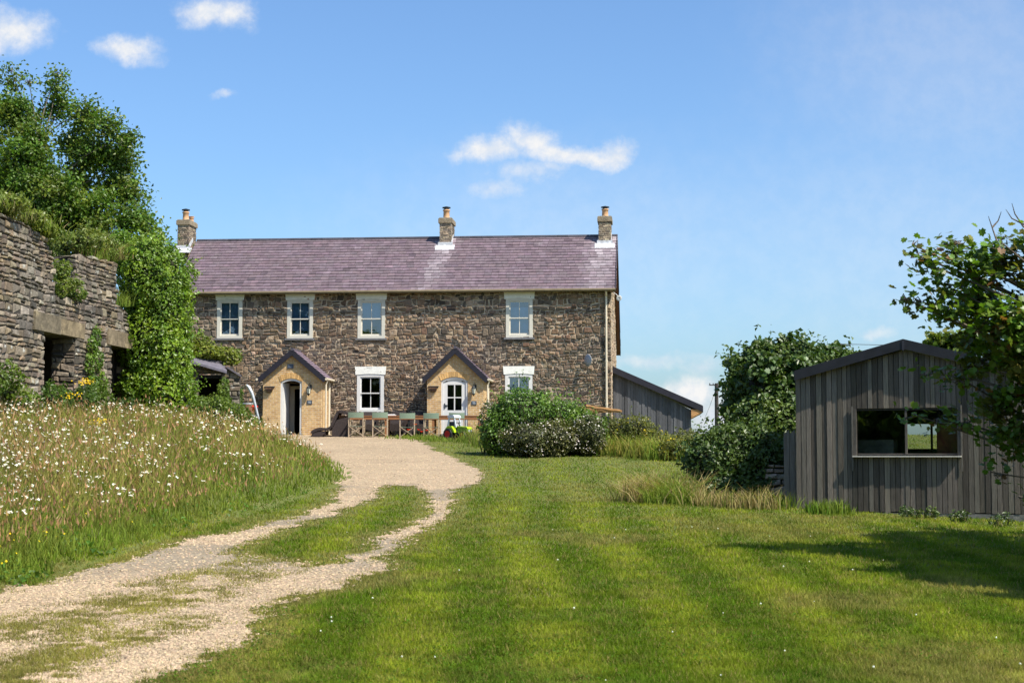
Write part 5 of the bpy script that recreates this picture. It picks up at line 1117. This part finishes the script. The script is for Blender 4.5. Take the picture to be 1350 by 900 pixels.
rt = [(c, rr * np.array([1.18, 1.15, 1.0]), w * (1.0 if c[0] / c[1] < .325 else .75)) for (c, rr, w) in rt] + [(np.array(p), np.array([1.6, 1.7, 1.1]), 1.5) for p in ((7.6, 15.4, 3.0), (8.2, 17.0, 4.2), (9.4, 14.6, 3.8), (9.0, 23.0, 3.0), (8.9, 21.5, 4.4), (10.5, 22.6, 3.6), (7.2, 16.6, 2.3), (11, 19, 5.0), (8.1, 17.2, 4.4), (8.6, 19.6, 4.2), (8.0, 18.3, 3.4), (9.6, 20.4, 5.0))]; bx = 8.4
tw = [[at(1315, 320, Yt), at(1308, 300, Yt), at(1303, 285, Yt)], [at(1308, 300, Yt), at(1316, 291, Yt), at(1320, 279, Yt)], [at(1350, 300, Yt), at(1338, 282, Yt), at(1334, 268, Yt)], [at(1350, 296, Yt), at(1334, 288, Yt), at(1326, 276, Yt)]]
tree('sycamore_tree', 'broad leaved sycamore with browning leaves reaching in front of the shed', (bx, Yt, Hs(bx, Yt)), [(bx - .1, Yt, ZE - .6), (bx - .3, Yt + .1, ZE + .2), (bx - .4, Yt, ZE + .9)], rt, 140000, .092, (.10, .170, .018), .22, 22, shape='lobed', tips_per=9, spread=.15, brown=.04, col2=(.12, .125, .022), up=.9, jit=.55, extra_twigs=tw)
# tree grown with ivy left of the shed, on an old stone pillar
Yi = 36.5
bush('ivy_clad_tree', 'dark ivy covered tree standing behind the shed corner', 'tree', [blob(*q) for q in ((1018, 508, Yi, 60, 56), (992, 540, Yi, 38, 46), (1026, 565, Yi - .9, 30, 65), (1000, 570, Yi - .9, 40, 60), (1045, 482, Yi, 58, 30), (1095, 480, Yi + 1, 50, 20), (978, 560, Yi + .3, 24, 40))], 21000, .115, (.066, .112, .020), seed=31, rough=.22, core=.66, jit=.9)
tree('sapling', 'lighter green sapling crown topping the dark ivy clad tree', gp(1010, 640, 30) if False else onpx(1012, Yi - .4), [tuple(at(1010, 560, Yi)), tuple(at(1015, 500, Yi))], [cl(*q) for q in ((980, 480, Yi, 16, .6), (1005, 465, Yi, 18, .7), (1040, 462, Yi, 18, .7), (1070, 470, Yi, 16, .6), (1000, 490, Yi - .8, 24, .7), (966, 510, Yi, 12, .4), (1045, 490, Yi - .8, 24, .7), (1100, 470, Yi + .5, 14, .5), (958, 540, Yi - .3, 9, .2))], 5200, .13, (.055, .098, .016), .09, 32, shape='lobed', tips_per=14, spread=.14, mt='ivyleaf')
Yb2 = 32.0
bush('ivy_bush', 'dense dark ivy bush in front of the ivy clad tree', 'bush', [blob(*q) for q in ((968, 606, Yb2, 56, 48), (932, 618, Yb2 - .2, 30, 42), (1003, 612, Yb2 - .2, 34, 54), (960, 645, Yb2 - .4, 66, 28))], 19000, .085, (.058, .102, .018), seed=33, rough=.15, core=.70)
tree('small_tree', 'yellow green tree showing over the shed roof behind the sycamore', onpx(1262, 37.), [tuple(at(1262, 520, 37.)), tuple(at(1262, 470, 37.))], [cl(*q) for q in ((1235, 452, 37, 16, .6), (1262, 446, 37, 18, .7), (1290, 452, 37, 18, .7), (1318, 470, 37, 18, .6), (1345, 465, 37, 20, .6), (1260, 480, 37, 30, 1))], 4200, .14, (.095, .14, .018), .10, 34, shape='lobed', tips_per=14, spread=.16, col2=(.14, .16, .02))
sp = MB(); cP = at(1006, 500, Yi - .75); gz = Hs(cP.x, Yi - .75); pw = .30
stone_wall(sp, -pw, pw, -.2, lambda s: cP.z - gz, [], lambda s, t, d: (s, -d, t), pal=[(.09, .085, .08), (.13, .12, .11)], seed=81, course=(.1, .2), length=(.2, .4), proud=.04); sp.box((-pw, .01, -.2), (pw, .8, cP.z - gz), mi=1); o = sp.build('stone_pillar', [M['drystone'], M['joint']]); o.location = (cP.x, Yi - .75, gz); tag(o, 'old dark stone pillar almost hidden in the ivy beside the shed', 'pillar')
# low stone wall stub beside the shed
a = at(1022, 660, 31.2); gz = Hs(a.x, 31.2); sw = MB(); stone_wall(sw, -.55, .45, -.3, lambda s: .72 - .35 * (s < -.15), [], lambda s, t, d: (s, -d, t), pal=[(.33, .26, .19), (.25, .2, .15), (.38, .31, .24)], seed=83, course=(.08, .16), length=(.15, .35), proud=.05); sw.box((-.55, .01, -.3), (.45, .5, .34), mi=1); o = sw.build('stone_wall_stub', [M['drystone'], M['joint']]); o.location = (a.x, 31.2, gz); tag(o, 'crumbling brown stone wall stub between the ivy bush and the shed', 'wall')
# shrubs before the house
Ym = 48.8
bush('green_shrub', 'big rounded bright green shrub hiding the right ground floor window', 'shrub', [blob(*q) for q in ((692, 552, Ym, 42, 40), (728, 556, Ym + .3, 42, 34), (765, 570, Ym + .4, 34, 34), (668, 565, Ym, 30, 38), (655, 575, Ym - .2, 22, 28), (735, 580, Ym, 44, 26))], 21000, .085, (.085, .165, .014), seed=41, rough=.24, core=.72, hue=.15)
WB = (.74, .64, .60)
bush('flowering_shrub', 'low dark shrub with pink white flowers in front of the big green shrub', 'shrub', [blob(*q) for q in ((700, 580, Ym - 1.2, 40, 22), (733, 578, Ym - 1.0, 28, 25))], 7000, .07, (.075, .085, .022), seed=42, bloom=(260, WB, .029, (0, 1)), core=.7, rough=.34, group='shrubs with small pale flowers')
bush('flowering_shrub', 'narrower pale flowered shrub at the right end of the shrub group', 'shrub', [blob(*q) for q in ((776, 576, Ym - .7, 23, 27),)], 4200, .07, (.075, .085, .022), seed=43, bloom=(150, WB, .029, (0, 1)), core=.7, rough=.34, group='shrubs with small pale flowers')
bush('flowering_shrub', 'small pale flowered climber spilling left of the big green shrub near the porch', 'shrub', [blob(*q) for q in ((645, 556, Ym + .4, 14, 26),)], 1700, .06, (.045, .075, .02), seed=44, bloom=(160, (.6, .52, .45), .028, (0, 1)), core=.0, rough=.25, group='shrubs with small pale flowers')
YG = (.115, .13, .030)
bush('yellow_flowered_shrub', 'loose shrub with yellow flowers below the lean-to wall', 'shrub', [blob(*q) for q in ((838, 568, 50, 28, 20), (812, 572, 50, 22, 22), (862, 582, 49.6, 22, 16))], 5200, .07, YG, seed=45, bloom=(120, (.65, .5, .02), .030, (0, 1)), core=.55, rough=.3, mt='leaf', group='shrubs with yellow flowers')
bush('yellow_flowered_shrub', 'yellow flowered shrub between the lean-to end and the ivy bush', 'shrub', [blob(*q) for q in ((905, 582, 46, 22, 14), (890, 592, 45.5, 22, 14))], 2600, .07, YG, seed=46, bloom=(70, (.55, .42, .02), .026, (0, 1)), core=.4, rough=.5, mt='leaf', group='shrubs with yellow flowers')
STW = (.20, .17, .07); STT = (.42, .32, .15); GG = (.08, .12, .02)
def spots(l, y0=8.): return [gp(x, y, y0) for x, y in l]
tuft('long_grass', 'mixed long grass and weeds at the foot of the lean-to', 'grass clump', spots([(800, 599), (815, 600), (832, 600), (850, 602), (870, 604), (885, 606)], 30), 3000, .60, (.13, .15, .025), (.34, .28, .08), .45, 'clumps of long unmown grass', wd=.014)
tuft('long_grass', 'straw coloured grass mound at the lawn edge before the ivy bush', 'grass clump', spots([(848, 660), (865, 662), (880, 664), (862, 655), (892, 662)], 20), 2600, .48, STW, STT, .26, 'clumps of long unmown grass', wd=.009, lean=1.5)
tuft('long_grass', 'tall dry grass leaning against the front of the ivy bush', 'grass clump', spots([(905, 664), (925, 666), (950, 668), (975, 669), (900, 655), (915, 655)], 20), 1000, .36, STW, STT, .25, 'clumps of long unmown grass', wd=.008, lean=1.2)
tuft('long_grass', 'dry grass along the foot of the low wall stub', 'grass clump', spots([(985, 670), (1005, 671), (1025, 671)], 20), 420, .32, STW, STT, .2, 'clumps of long unmown grass', wd=.008, lean=.9)
tuft('long_grass', 'fresh green grass clump against the left of the shed boards', 'grass clump', spots([(1075, 677), (1092, 678), (1108, 678)], 20), 420, .26, (.07, .13, .015), (.10, .19, .02), .12, 'clumps of long unmown grass', wd=.009, lean=.6)
for k, (px, py, w, lb) in enumerate(((1200, 683, 16, 'low leafy weed under the middle of the shed window'), (1228, 684, 10, 'tiny leafy weed right of the larger one on the shed plinth'), (1265, 688, 14, 'leafy weed on the plinth in the sycamore shade'), (1318, 694, 16, 'leafy weed on the plinth beneath the sycamore'))):
    p = gp(px, py, 20); bush('leafy_weed', lb, 'weed', [(np.array([p[0], p[1], p[2] + .08]), np.array([w * .012, .12, .10]))], 150, .05, (.06, .10, .018), seed=50 + k, core=0, rough=.3, group='weeds along the shed plinth')
tuft('long_grass', 'grass and poppy leaves along the chairs by the toy tractor', 'grass clump', spots([(545, 578), (560, 579), (575, 580), (590, 582), (640, 584), (655, 590)], 40), 1500, .17, (.12, .18, .02), (.20, .2, .06), .5, 'clumps of long unmown grass', wd=.014)
tuft('long_grass', 'wild grass below the left side of the big green shrub', 'grass clump', spots([(632, 582), (640, 584), (646, 588), (650, 580)], 40), 1100, .55, (.11, .14, .03), (.3, .24, .1), .35, 'clumps of long unmown grass', wd=.012)

# ivy over the end of the ruin
Yv = 46.0
bush('ivy_mass', 'great mass of bright green ivy over the far end of the ruin', 'ivy', [blob(*q) for q in ((205, 370, Yv, 50, 52, 1.3), (190, 345, Yv, 38, 30, 1.2), (217, 400, Yv, 36, 60, 1.2), (203, 450, Yv, 48, 60, 1.3), (220, 470, Yv, 34, 60, 1.2), (212, 520, Yv, 46, 50, 1.3), (190, 520, Yv - .2, 32, 50, 1.0), (180, 420, Yv + .5, 22, 70, 1.0))], 42000, .105, (.125, .21, .014), seed=61, rough=.22, core=.70, hue=.15, up=.25)
tree('elder_bush', 'loose twiggy elder rising above the ivy', onpx(185, 48.5), [tuple(at(190, 420, 48.5)), tuple(at(192, 330, 48.5))], [cl(*q) for q in ((165, 325, 48, 26, 1), (195, 322, 48, 18, .8), (130, 330, 47.6, 22, .8), (205, 338, 48, 16, .5))], 3600, .11, G2, .08, 62, tips_per=14, spread=.16)
VY = (.072, .118, .018)
bush('bramble', 'tangled bramble on the roof of the stone outhouse', 'bramble', [blob(*q) for q in ((285, 466, 57.4, 30, 9), (262, 452, 57.2, 16, 12), (305, 474, 57.2, 14, 8), (270, 464, 57, 22, 10))], 3600, .10, (.14, .18, .028), seed=63, core=.4, rough=.35, mt='leaf', group='brambles around the outhouse')
bush('bramble', 'dark green bramble thicket in front of the stone outhouse', 'bramble', [blob(*q) for q in ((272, 545, 52, 36, 22), (305, 552, 53, 24, 20), (245, 550, 50, 26, 26), (322, 566, 54, 20, 12), (295, 520, 55.5, 8, 22))], 8500, .095, (.085, .135, .022), seed=64, core=.55, rough=.35, mt='leaf', group='brambles around the outhouse')
bush('bramble', 'leafy bramble between the outhouse and the barrel', 'bramble', [blob(*q) for q in ((308, 530, 57.5, 12, 26), (318, 558, 57.6, 20, 16), (338, 562, 58.2, 10, 10), (303, 510, 57.5, 6, 12))], 2800, .09, (.085, .145, .02), seed=65, core=.4, rough=.35, mt='leaf', group='brambles around the outhouse')
# low broad leaved weeds: along the foot of the meadow and as small rosettes in the lawn
X, Y = scr_pts(60000, 9, 40, .6); X = -np.abs(X); dd = xedge(Y) - X; k = (dd > .0) & (dd < 1.3) & (rng.random(len(X)) < sstep(.45, .62, fbm(X, Y, 1.1, 95)) * .8); X, Y, dd = X[k], Y[k], dd[k]; n = len(X); mw_ = MB()
leaf_mesh(mw_, np.stack([X, Y, H(X, Y) + rng.uniform(.02, .16, n) * (.5 + dd)], -1), rng.normal(0, .5, (n, 3)) + np.array([.1, -.2, 1]), rng.uniform(.03, .085, n), tints(n, (.07, .135, .014), .4, .15))
tag(mw_.build('broad_leaved_weeds', M['leaf']), 'broad leaved weeds along the foot of the meadow beside the track', 'weeds', kind='stuff')
X, Y = scr_pts(70000, 9, 34); k = (gravel(X, Y) < .5) & (X > xedge(Y)) & ~blocked(X, Y) & (rng.random(len(X)) < sstep(.40, .66, fbm(X, Y, .7, 96))); X, Y = X[k], Y[k]; n = len(X); mw_ = MB()
leaf_mesh(mw_, np.stack([X, Y, H(X, Y) + rng.uniform(.012, .04, n)], -1), rng.normal(0, .35, (n, 3)) + np.array([.1, -.2, 1]), rng.uniform(.014, .032, n), tints(n, (.07, .125, .010), .35, .15))
tag(mw_.build('lawn_weeds', M['grass']), 'clover and plantain leaves in patches through the mown lawn', 'weeds', kind='stuff')
# plants growing on and against the ruin
def rpt(px, py, yl=-.1): s, t = RF.px(px, py, yl); return RF.world((s, yl, t))
def rblob(px, py, rx, ry, yl=0.1, rd=.5): p = rpt(px, py, yl); s = p[1] / F; return (p, np.array([rd, rx * s * 3.2 if False else max(.35, rx * s * 1.6), ry * s]))
bush('wall_shrub', 'leafy shrub growing on the highest left part of the ruin', 'shrub', [rblob(8, 268, 18, 14), rblob(38, 288, 16, 12), rblob(-30, 255, 20, 16), rblob(56, 305, 10, 9)], 3000, .10, (.13, .175, .03), seed=71, core=.4, rough=.35, mt='leaf', group='plants growing on the ruin')
bush('wall_shrub', 'fern like plant growing in the broken notch of the ruin', 'shrub', [rblob(84, 378, 12, 14, .1, .35), rblob(80, 355, 6, 12, .2, .3), rblob(98, 388, 8, 10, .0, .3)], 1500, .085, (.12, .17, .03), seed=72, core=.2, rough=.4, mt='leaf', group='plants growing on the ruin')
bush('wall_shrub', 'bushy plant with pale seed heads crowning the ruin right of the notch', 'shrub', [rblob(112, 318, 16, 16, .3, .5), rblob(132, 325, 16, 16, .3, .5), rblob(90, 325, 10, 16, .8, .5)], 2600, .09, (.13, .17, .035), seed=73, core=.4, rough=.4, mt='leaf', group='plants growing on the ruin')
tuft('wall_grass', 'dry grass tuft hanging on the ruin top beside the ivy', 'grass clump', [rpt(q, 342, .2) for q in (118, 128, 138, 146, 150)], 700, .45, (.14, .13, .05), (.36, .24, .12), .18, 'plants growing on the ruin', wd=.010, lean=1.2)
tuft('wall_grass', 'green grass tuft on the low ledge of the ruin next to the ivy', 'grass clump', [rpt(q, 404, .1) for q in (158, 162, 166)], 320, .40, (.09, .14, .025), (.2, .22, .06), .12, 'plants growing on the ruin', wd=.010)
tuft('wall_grass', 'grass along the highest left top of the ruin', 'grass clump', [rpt(q, 282 + .5 * q, .2) for q in (-20, 0, 15, 30, 45, 60)], 800, .35, (.12, .13, .04), (.3, .24, .12), .3, 'plants growing on the ruin', wd=.010)
bush('climbing_ivy', 'thin bright ivy strand climbing the pier between the two doorways', 'ivy', [rblob(q, w, 5, 14, -.10, .10) for q, w in ((122, 455), (127, 445), (118, 480), (130, 475), (122, 505), (135, 505))], 1300, .085, (.085, .16, .014), seed=74, core=0, rough=.3, mt='ivyleaf', group='plants growing on the ruin')
bush('wall_foot_plant', 'leafy weeds at the foot of the pier between the doorways', 'weed', [rblob(q, w, 9, 18, -.5, .35) for q, w in ((118, 525), (130, 522), (108, 530))], 1300, .09, (.065, .115, .018), seed=75, core=.3, rough=.4, mt='leaf', group='weeds at the foot of the ruin')
bush('wall_foot_plant', 'leafy weeds growing inside the left doorway', 'weed', [rblob(q, w, 9, 20, -.15, .35) for q, w in ((66, 525), (78, 528), (60, 540))], 1300, .09, (.065, .12, .018), seed=76, core=.3, rough=.4, mt='leaf', group='weeds at the foot of the ruin')
bush('wall_foot_plant', 'bright leafy plant at the left picture edge against the ruin', 'weed', [rblob(q, w, 12, 22, -.4, .4) for q, w in ((6, 498), (-14, 505), (12, 520), (28, 530))], 2000, .09, (.085, .135, .018), seed=77, core=.3, rough=.4, mt='leaf', group='weeds at the foot of the ruin')
bush('wall_foot_plant', 'dark weeds in front of the right doorway beside the ivy', 'weed', [rblob(q, w, 9, 16, -.8, .35) for q, w in ((158, 548), (168, 540), (150, 552))], 1100, .09, (.05, .085, .018), seed=78, core=.3, rough=.4, mt='leaf', group='weeds at the foot of the ruin')
for k, (px, py, Y, lb) in enumerate(((112, 503, 39.5, 'tall yellow ragwort beside the pier of the ruin'), (132, 557, 34.0, 'yellow ragwort standing in the meadow below the right doorway'), (93, 521, 38.0, 'small yellow ragwort in front of the left doorway'))):
    p = at(px, py, Y); gz = Hs(p.x, Y); o = empty('ragwort', (p.x, Y, gz), 0, lb, 'wildflower', 'yellow ragworts near the ruin'); m = MB(); hh = p.z - gz
    for j in range(7): m.tube([(0, 0, 0), (.02 * math.sin(j), .02 * math.cos(j), hh * .6), (.11 * math.sin(j * 2.1), .08 * math.cos(j * 2.1), hh)], .007, 4, (.09, .13, .03))
    m.build('stem', M['leaf'], o); m = MB(); n = 60 if k < 2 else 24; discs(m, np.array([0, 0, hh]) + rng.normal(0, 1, (n, 3)) * np.array([.11, .08, .035]), np.full(n, .026), tints(n, (.72, .47, .01), .12, .05)); tag(m.build('blossom', M['petal'], o), kind=None)

r = np.random.default_rng(90); mbw = MB(); n = 30000
cx_ = r.uniform(-55, 12, 60); cy_ = r.uniform(-40, -24, 60); cz_ = r.uniform(2, 7.5, 60); w_ = r.integers(0, 60, n); D = r.normal(0, 1, (n, 3)); D /= np.linalg.norm(D, axis=1)[:, None]
P = np.stack([cx_[w_], cy_[w_], H(cx_[w_], cy_[w_]) + cz_[w_]], -1) + D * r.uniform(2.2, 3.6, (n, 1)); leaf_mesh(mbw, P, D + r.normal(0, .6, (n, 3)), r.uniform(.4, .8, n), tints(n, (.12, .19, .03), .3, .1, r), r=r)
for i in range(60): mbw.ell((cx_[i], cy_[i], Hs(cx_[i], cy_[i]) + cz_[i]), (2.3, 2.3, 2.3), 10, 6, (.02, .03, .008)); mbw.tube([(cx_[i], cy_[i], Hs(cx_[i], cy_[i]) - .3), (cx_[i], cy_[i], Hs(cx_[i], cy_[i]) + cz_[i])], .18, 6, (.08, .06, .045))
tag(mbw.build('woodland', M['leaf']), 'green woodland edge facing the house, mirrored in its windows', 'woodland', kind='stuff')

# ------------------------------------------------------------------ light and sky
sun_dir = Vector((1.0, -.76, 1.60)).normalized()
sd = bpy.data.lights.new('sun', 'SUN'); so = bpy.data.objects.new('sun', sd); COL.objects.link(so)
sd.energy = 5.0; sd.angle = R(.53); sd.color = (1, .945, .82); so.rotation_euler = (-sun_dir).to_track_quat('-Z', 'Y').to_euler()
W = bpy.data.worlds.new('World'); S.world = W; W.use_nodes = True; nt = W.node_tree; N = nt.nodes; L = nt.links
bg = N['Background']; out = N['World Output']
sky = N.new('ShaderNodeTexSky'); sky.sky_type = 'NISHITA'; sky.sun_disc = False; sky.sun_elevation = math.asin(sun_dir.z); sky.sun_rotation = math.atan2(sun_dir.x, sun_dir.y)
sky.air_density = 1.0; sky.dust_density = 1.5; sky.ozone_density = 1.6; sky.altitude = 100
hs = N.new('ShaderNodeMix'); hs.data_type = 'RGBA'; hs.blend_type = 'MULTIPLY'; hs.inputs['Factor'].default_value = 1; hs.inputs['B'].default_value = (.79, 1.02, 1.25, 1); L.new(sky.outputs[0], hs.inputs['A']); L.new(hs.outputs['Result'], bg.inputs['Color']); bg.inputs['Strength'].default_value = .101
tc = N.new('ShaderNodeTexCoord'); sp_ = N.new('ShaderNodeSeparateXYZ'); L.new(tc.outputs['Generated'], sp_.inputs[0])
ym = N.new('ShaderNodeMath'); ym.operation = 'MAXIMUM'; ym.inputs[1].default_value = .05; L.new(sp_.outputs[1], ym.inputs[0])
def dv(o_): d = N.new('ShaderNodeMath'); d.operation = 'DIVIDE'; L.new(o_, d.inputs[0]); L.new(ym.outputs[0], d.inputs[1]); return d.outputs[0]
cv = N.new('ShaderNodeCombineXYZ'); L.new(dv(sp_.outputs[0]), cv.inputs[0]); L.new(dv(sp_.outputs[2]), cv.inputs[1])
def noise_(scale, detail=6, rough=.6, src=None):
    n = N.new('ShaderNodeTexNoise'); n.inputs['Scale'].default_value = scale; n.inputs['Detail'].default_value = detail; n.inputs['Roughness'].default_value = rough; L.new(src or cv.outputs[0], n.inputs['Vector']); return n
wn_ = noise_(22, 8, .62); off = N.new('ShaderNodeVectorMath'); off.operation = 'MULTIPLY_ADD'; L.new(wn_.outputs['Color'], off.inputs[0]); off.inputs[1].default_value = (.040, .026, 0); off.inputs[2].default_value = (-.020, -.013, 0)
wv = N.new('ShaderNodeVectorMath'); wv.operation = 'ADD'; L.new(cv.outputs[0], wv.inputs[0]); L.new(off.outputs[0], wv.inputs[1])
n2 = noise_(60, 9, .66)
def puffs(lst, lo, hi, amp, op):
    prev = None
    for (px, py, rx, ry) in lst:
        d = raydir(px, py); c = (d[0] / d[1], d[2] / d[1])
        s1 = N.new('ShaderNodeVectorMath'); s1.operation = 'SUBTRACT'; L.new(wv.outputs[0], s1.inputs[0]); s1.inputs[1].default_value = (c[0], c[1], 0)
        s2 = N.new('ShaderNodeVectorMath'); s2.operation = 'MULTIPLY'; L.new(s1.outputs[0], s2.inputs[0]); s2.inputs[1].default_value = (F / rx, F / ry, 0)
        s3 = N.new('ShaderNodeVectorMath'); s3.operation = 'LENGTH'; L.new(s2.outputs[0], s3.inputs[0])
        mr = N.new('ShaderNodeMath'); mr.operation = 'SUBTRACT'; mr.inputs[0].default_value = 1; L.new(s3.outputs['Value'], mr.inputs[1])
        if prev is None: prev = mr.outputs[0]
        else:
            mx = N.new('ShaderNodeMath'); mx.operation = 'SMOOTH_MAX'; mx.inputs[2].default_value = .25; L.new(prev, mx.inputs[0]); L.new(mr.outputs[0], mx.inputs[1]); prev = mx.outputs[0]
    a = N.new('ShaderNodeMath'); a.operation = 'MULTIPLY_ADD'; L.new(n2.outputs['Fac'], a.inputs[0]); a.inputs[1].default_value = amp; L.new(prev, a.inputs[2])
    b = N.new('ShaderNodeMapRange'); b.interpolation_type = 'SMOOTHSTEP'; b.inputs['From Min'].default_value = lo + amp * .5; b.inputs['From Max'].default_value = hi + amp * .5; b.inputs['To Max'].default_value = op; L.new(a.outputs[0], b.inputs['Value'])
    return b.outputs[0]
strong = puffs([(15, 40, 66, 40), (-25, 55, 60, 36), (275, 14, 62, 30), (305, 22, 44, 30), (170, 66, 62, 26), (645, 200, 72, 26), (698, 188, 56, 34), (735, 203, 60, 22), (775, 208, 60, 20), (815, 202, 44, 26), (912, 520, 70, 34), (950, 545, 80, 36)], .0, .92, .85, .97)
faint = puffs([(695, 230, 74, 26), (658, 252, 66, 20), (725, 222, 40, 16), (925, 488, 34, 22), (296, 131, 24, 8), (1155, 437, 46, 18), (1000, 560, 200, 40), (1330, 505, 140, 50), (860, 475, 120, 16)], .04, 1.05, 1.0, .55)
m0 = N.new('ShaderNodeMath'); m0.operation = 'MAXIMUM'; L.new(strong, m0.inputs[0]); L.new(faint, m0.inputs[1]); veil = puffs([(1270, 80, 360, 260), (1200, 330, 460, 220), (760, 330, 520, 190)], -.05, .95, .35, .20)
mm = N.new('ShaderNodeMath'); mm.operation = 'MAXIMUM'; L.new(m0.outputs[0], mm.inputs[0]); L.new(veil, mm.inputs[1])
fy = N.new('ShaderNodeMath'); fy.operation = 'GREATER_THAN'; fy.inputs[1].default_value = .1; L.new(sp_.outputs[1], fy.inputs[0])
m3 = N.new('ShaderNodeMath'); m3.operation = 'MULTIPLY'; L.new(mm.outputs[0], m3.inputs[0]); L.new(fy.outputs[0], m3.inputs[1])
bc = N.new('ShaderNodeBackground'); cr_ = N.new('ShaderNodeMapRange'); cr_.inputs['From Min'].default_value = .40; cr_.inputs['From Max'].default_value = .60; L.new(n2.outputs['Fac'], cr_.inputs['Value']); cm_ = N.new('ShaderNodeMix'); cm_.data_type = 'RGBA'; cm_.inputs['A'].default_value = (.80, .86, .95, 1); cm_.inputs['B'].default_value = (1, .99, .98, 1); L.new(cr_.outputs[0], cm_.inputs['Factor']); L.new(cm_.outputs['Result'], bc.inputs['Color']); bc.inputs['Strength'].default_value = .62
ms_ = N.new('ShaderNodeMixShader'); L.new(m3.outputs[0], ms_.inputs[0]); L.new(bg.outputs[0], ms_.inputs[1]); L.new(bc.outputs[0], ms_.inputs[2]); L.new(ms_.outputs[0], out.inputs['Surface'])
S.view_settings.view_transform = 'Standard'; S.view_settings.look = 'None'; S.view_settings.gamma = 1; S.view_settings.exposure = .62; S.view_settings.use_curve_mapping = False
S.render.engine = 'CYCLES'; S.cycles.max_bounces = 6; S.cycles.transparent_max_bounces = 12; S.cycles.diffuse_bounces = 3; S.cycles.use_denoising = True; S.cycles.sample_clamp_indirect = 6
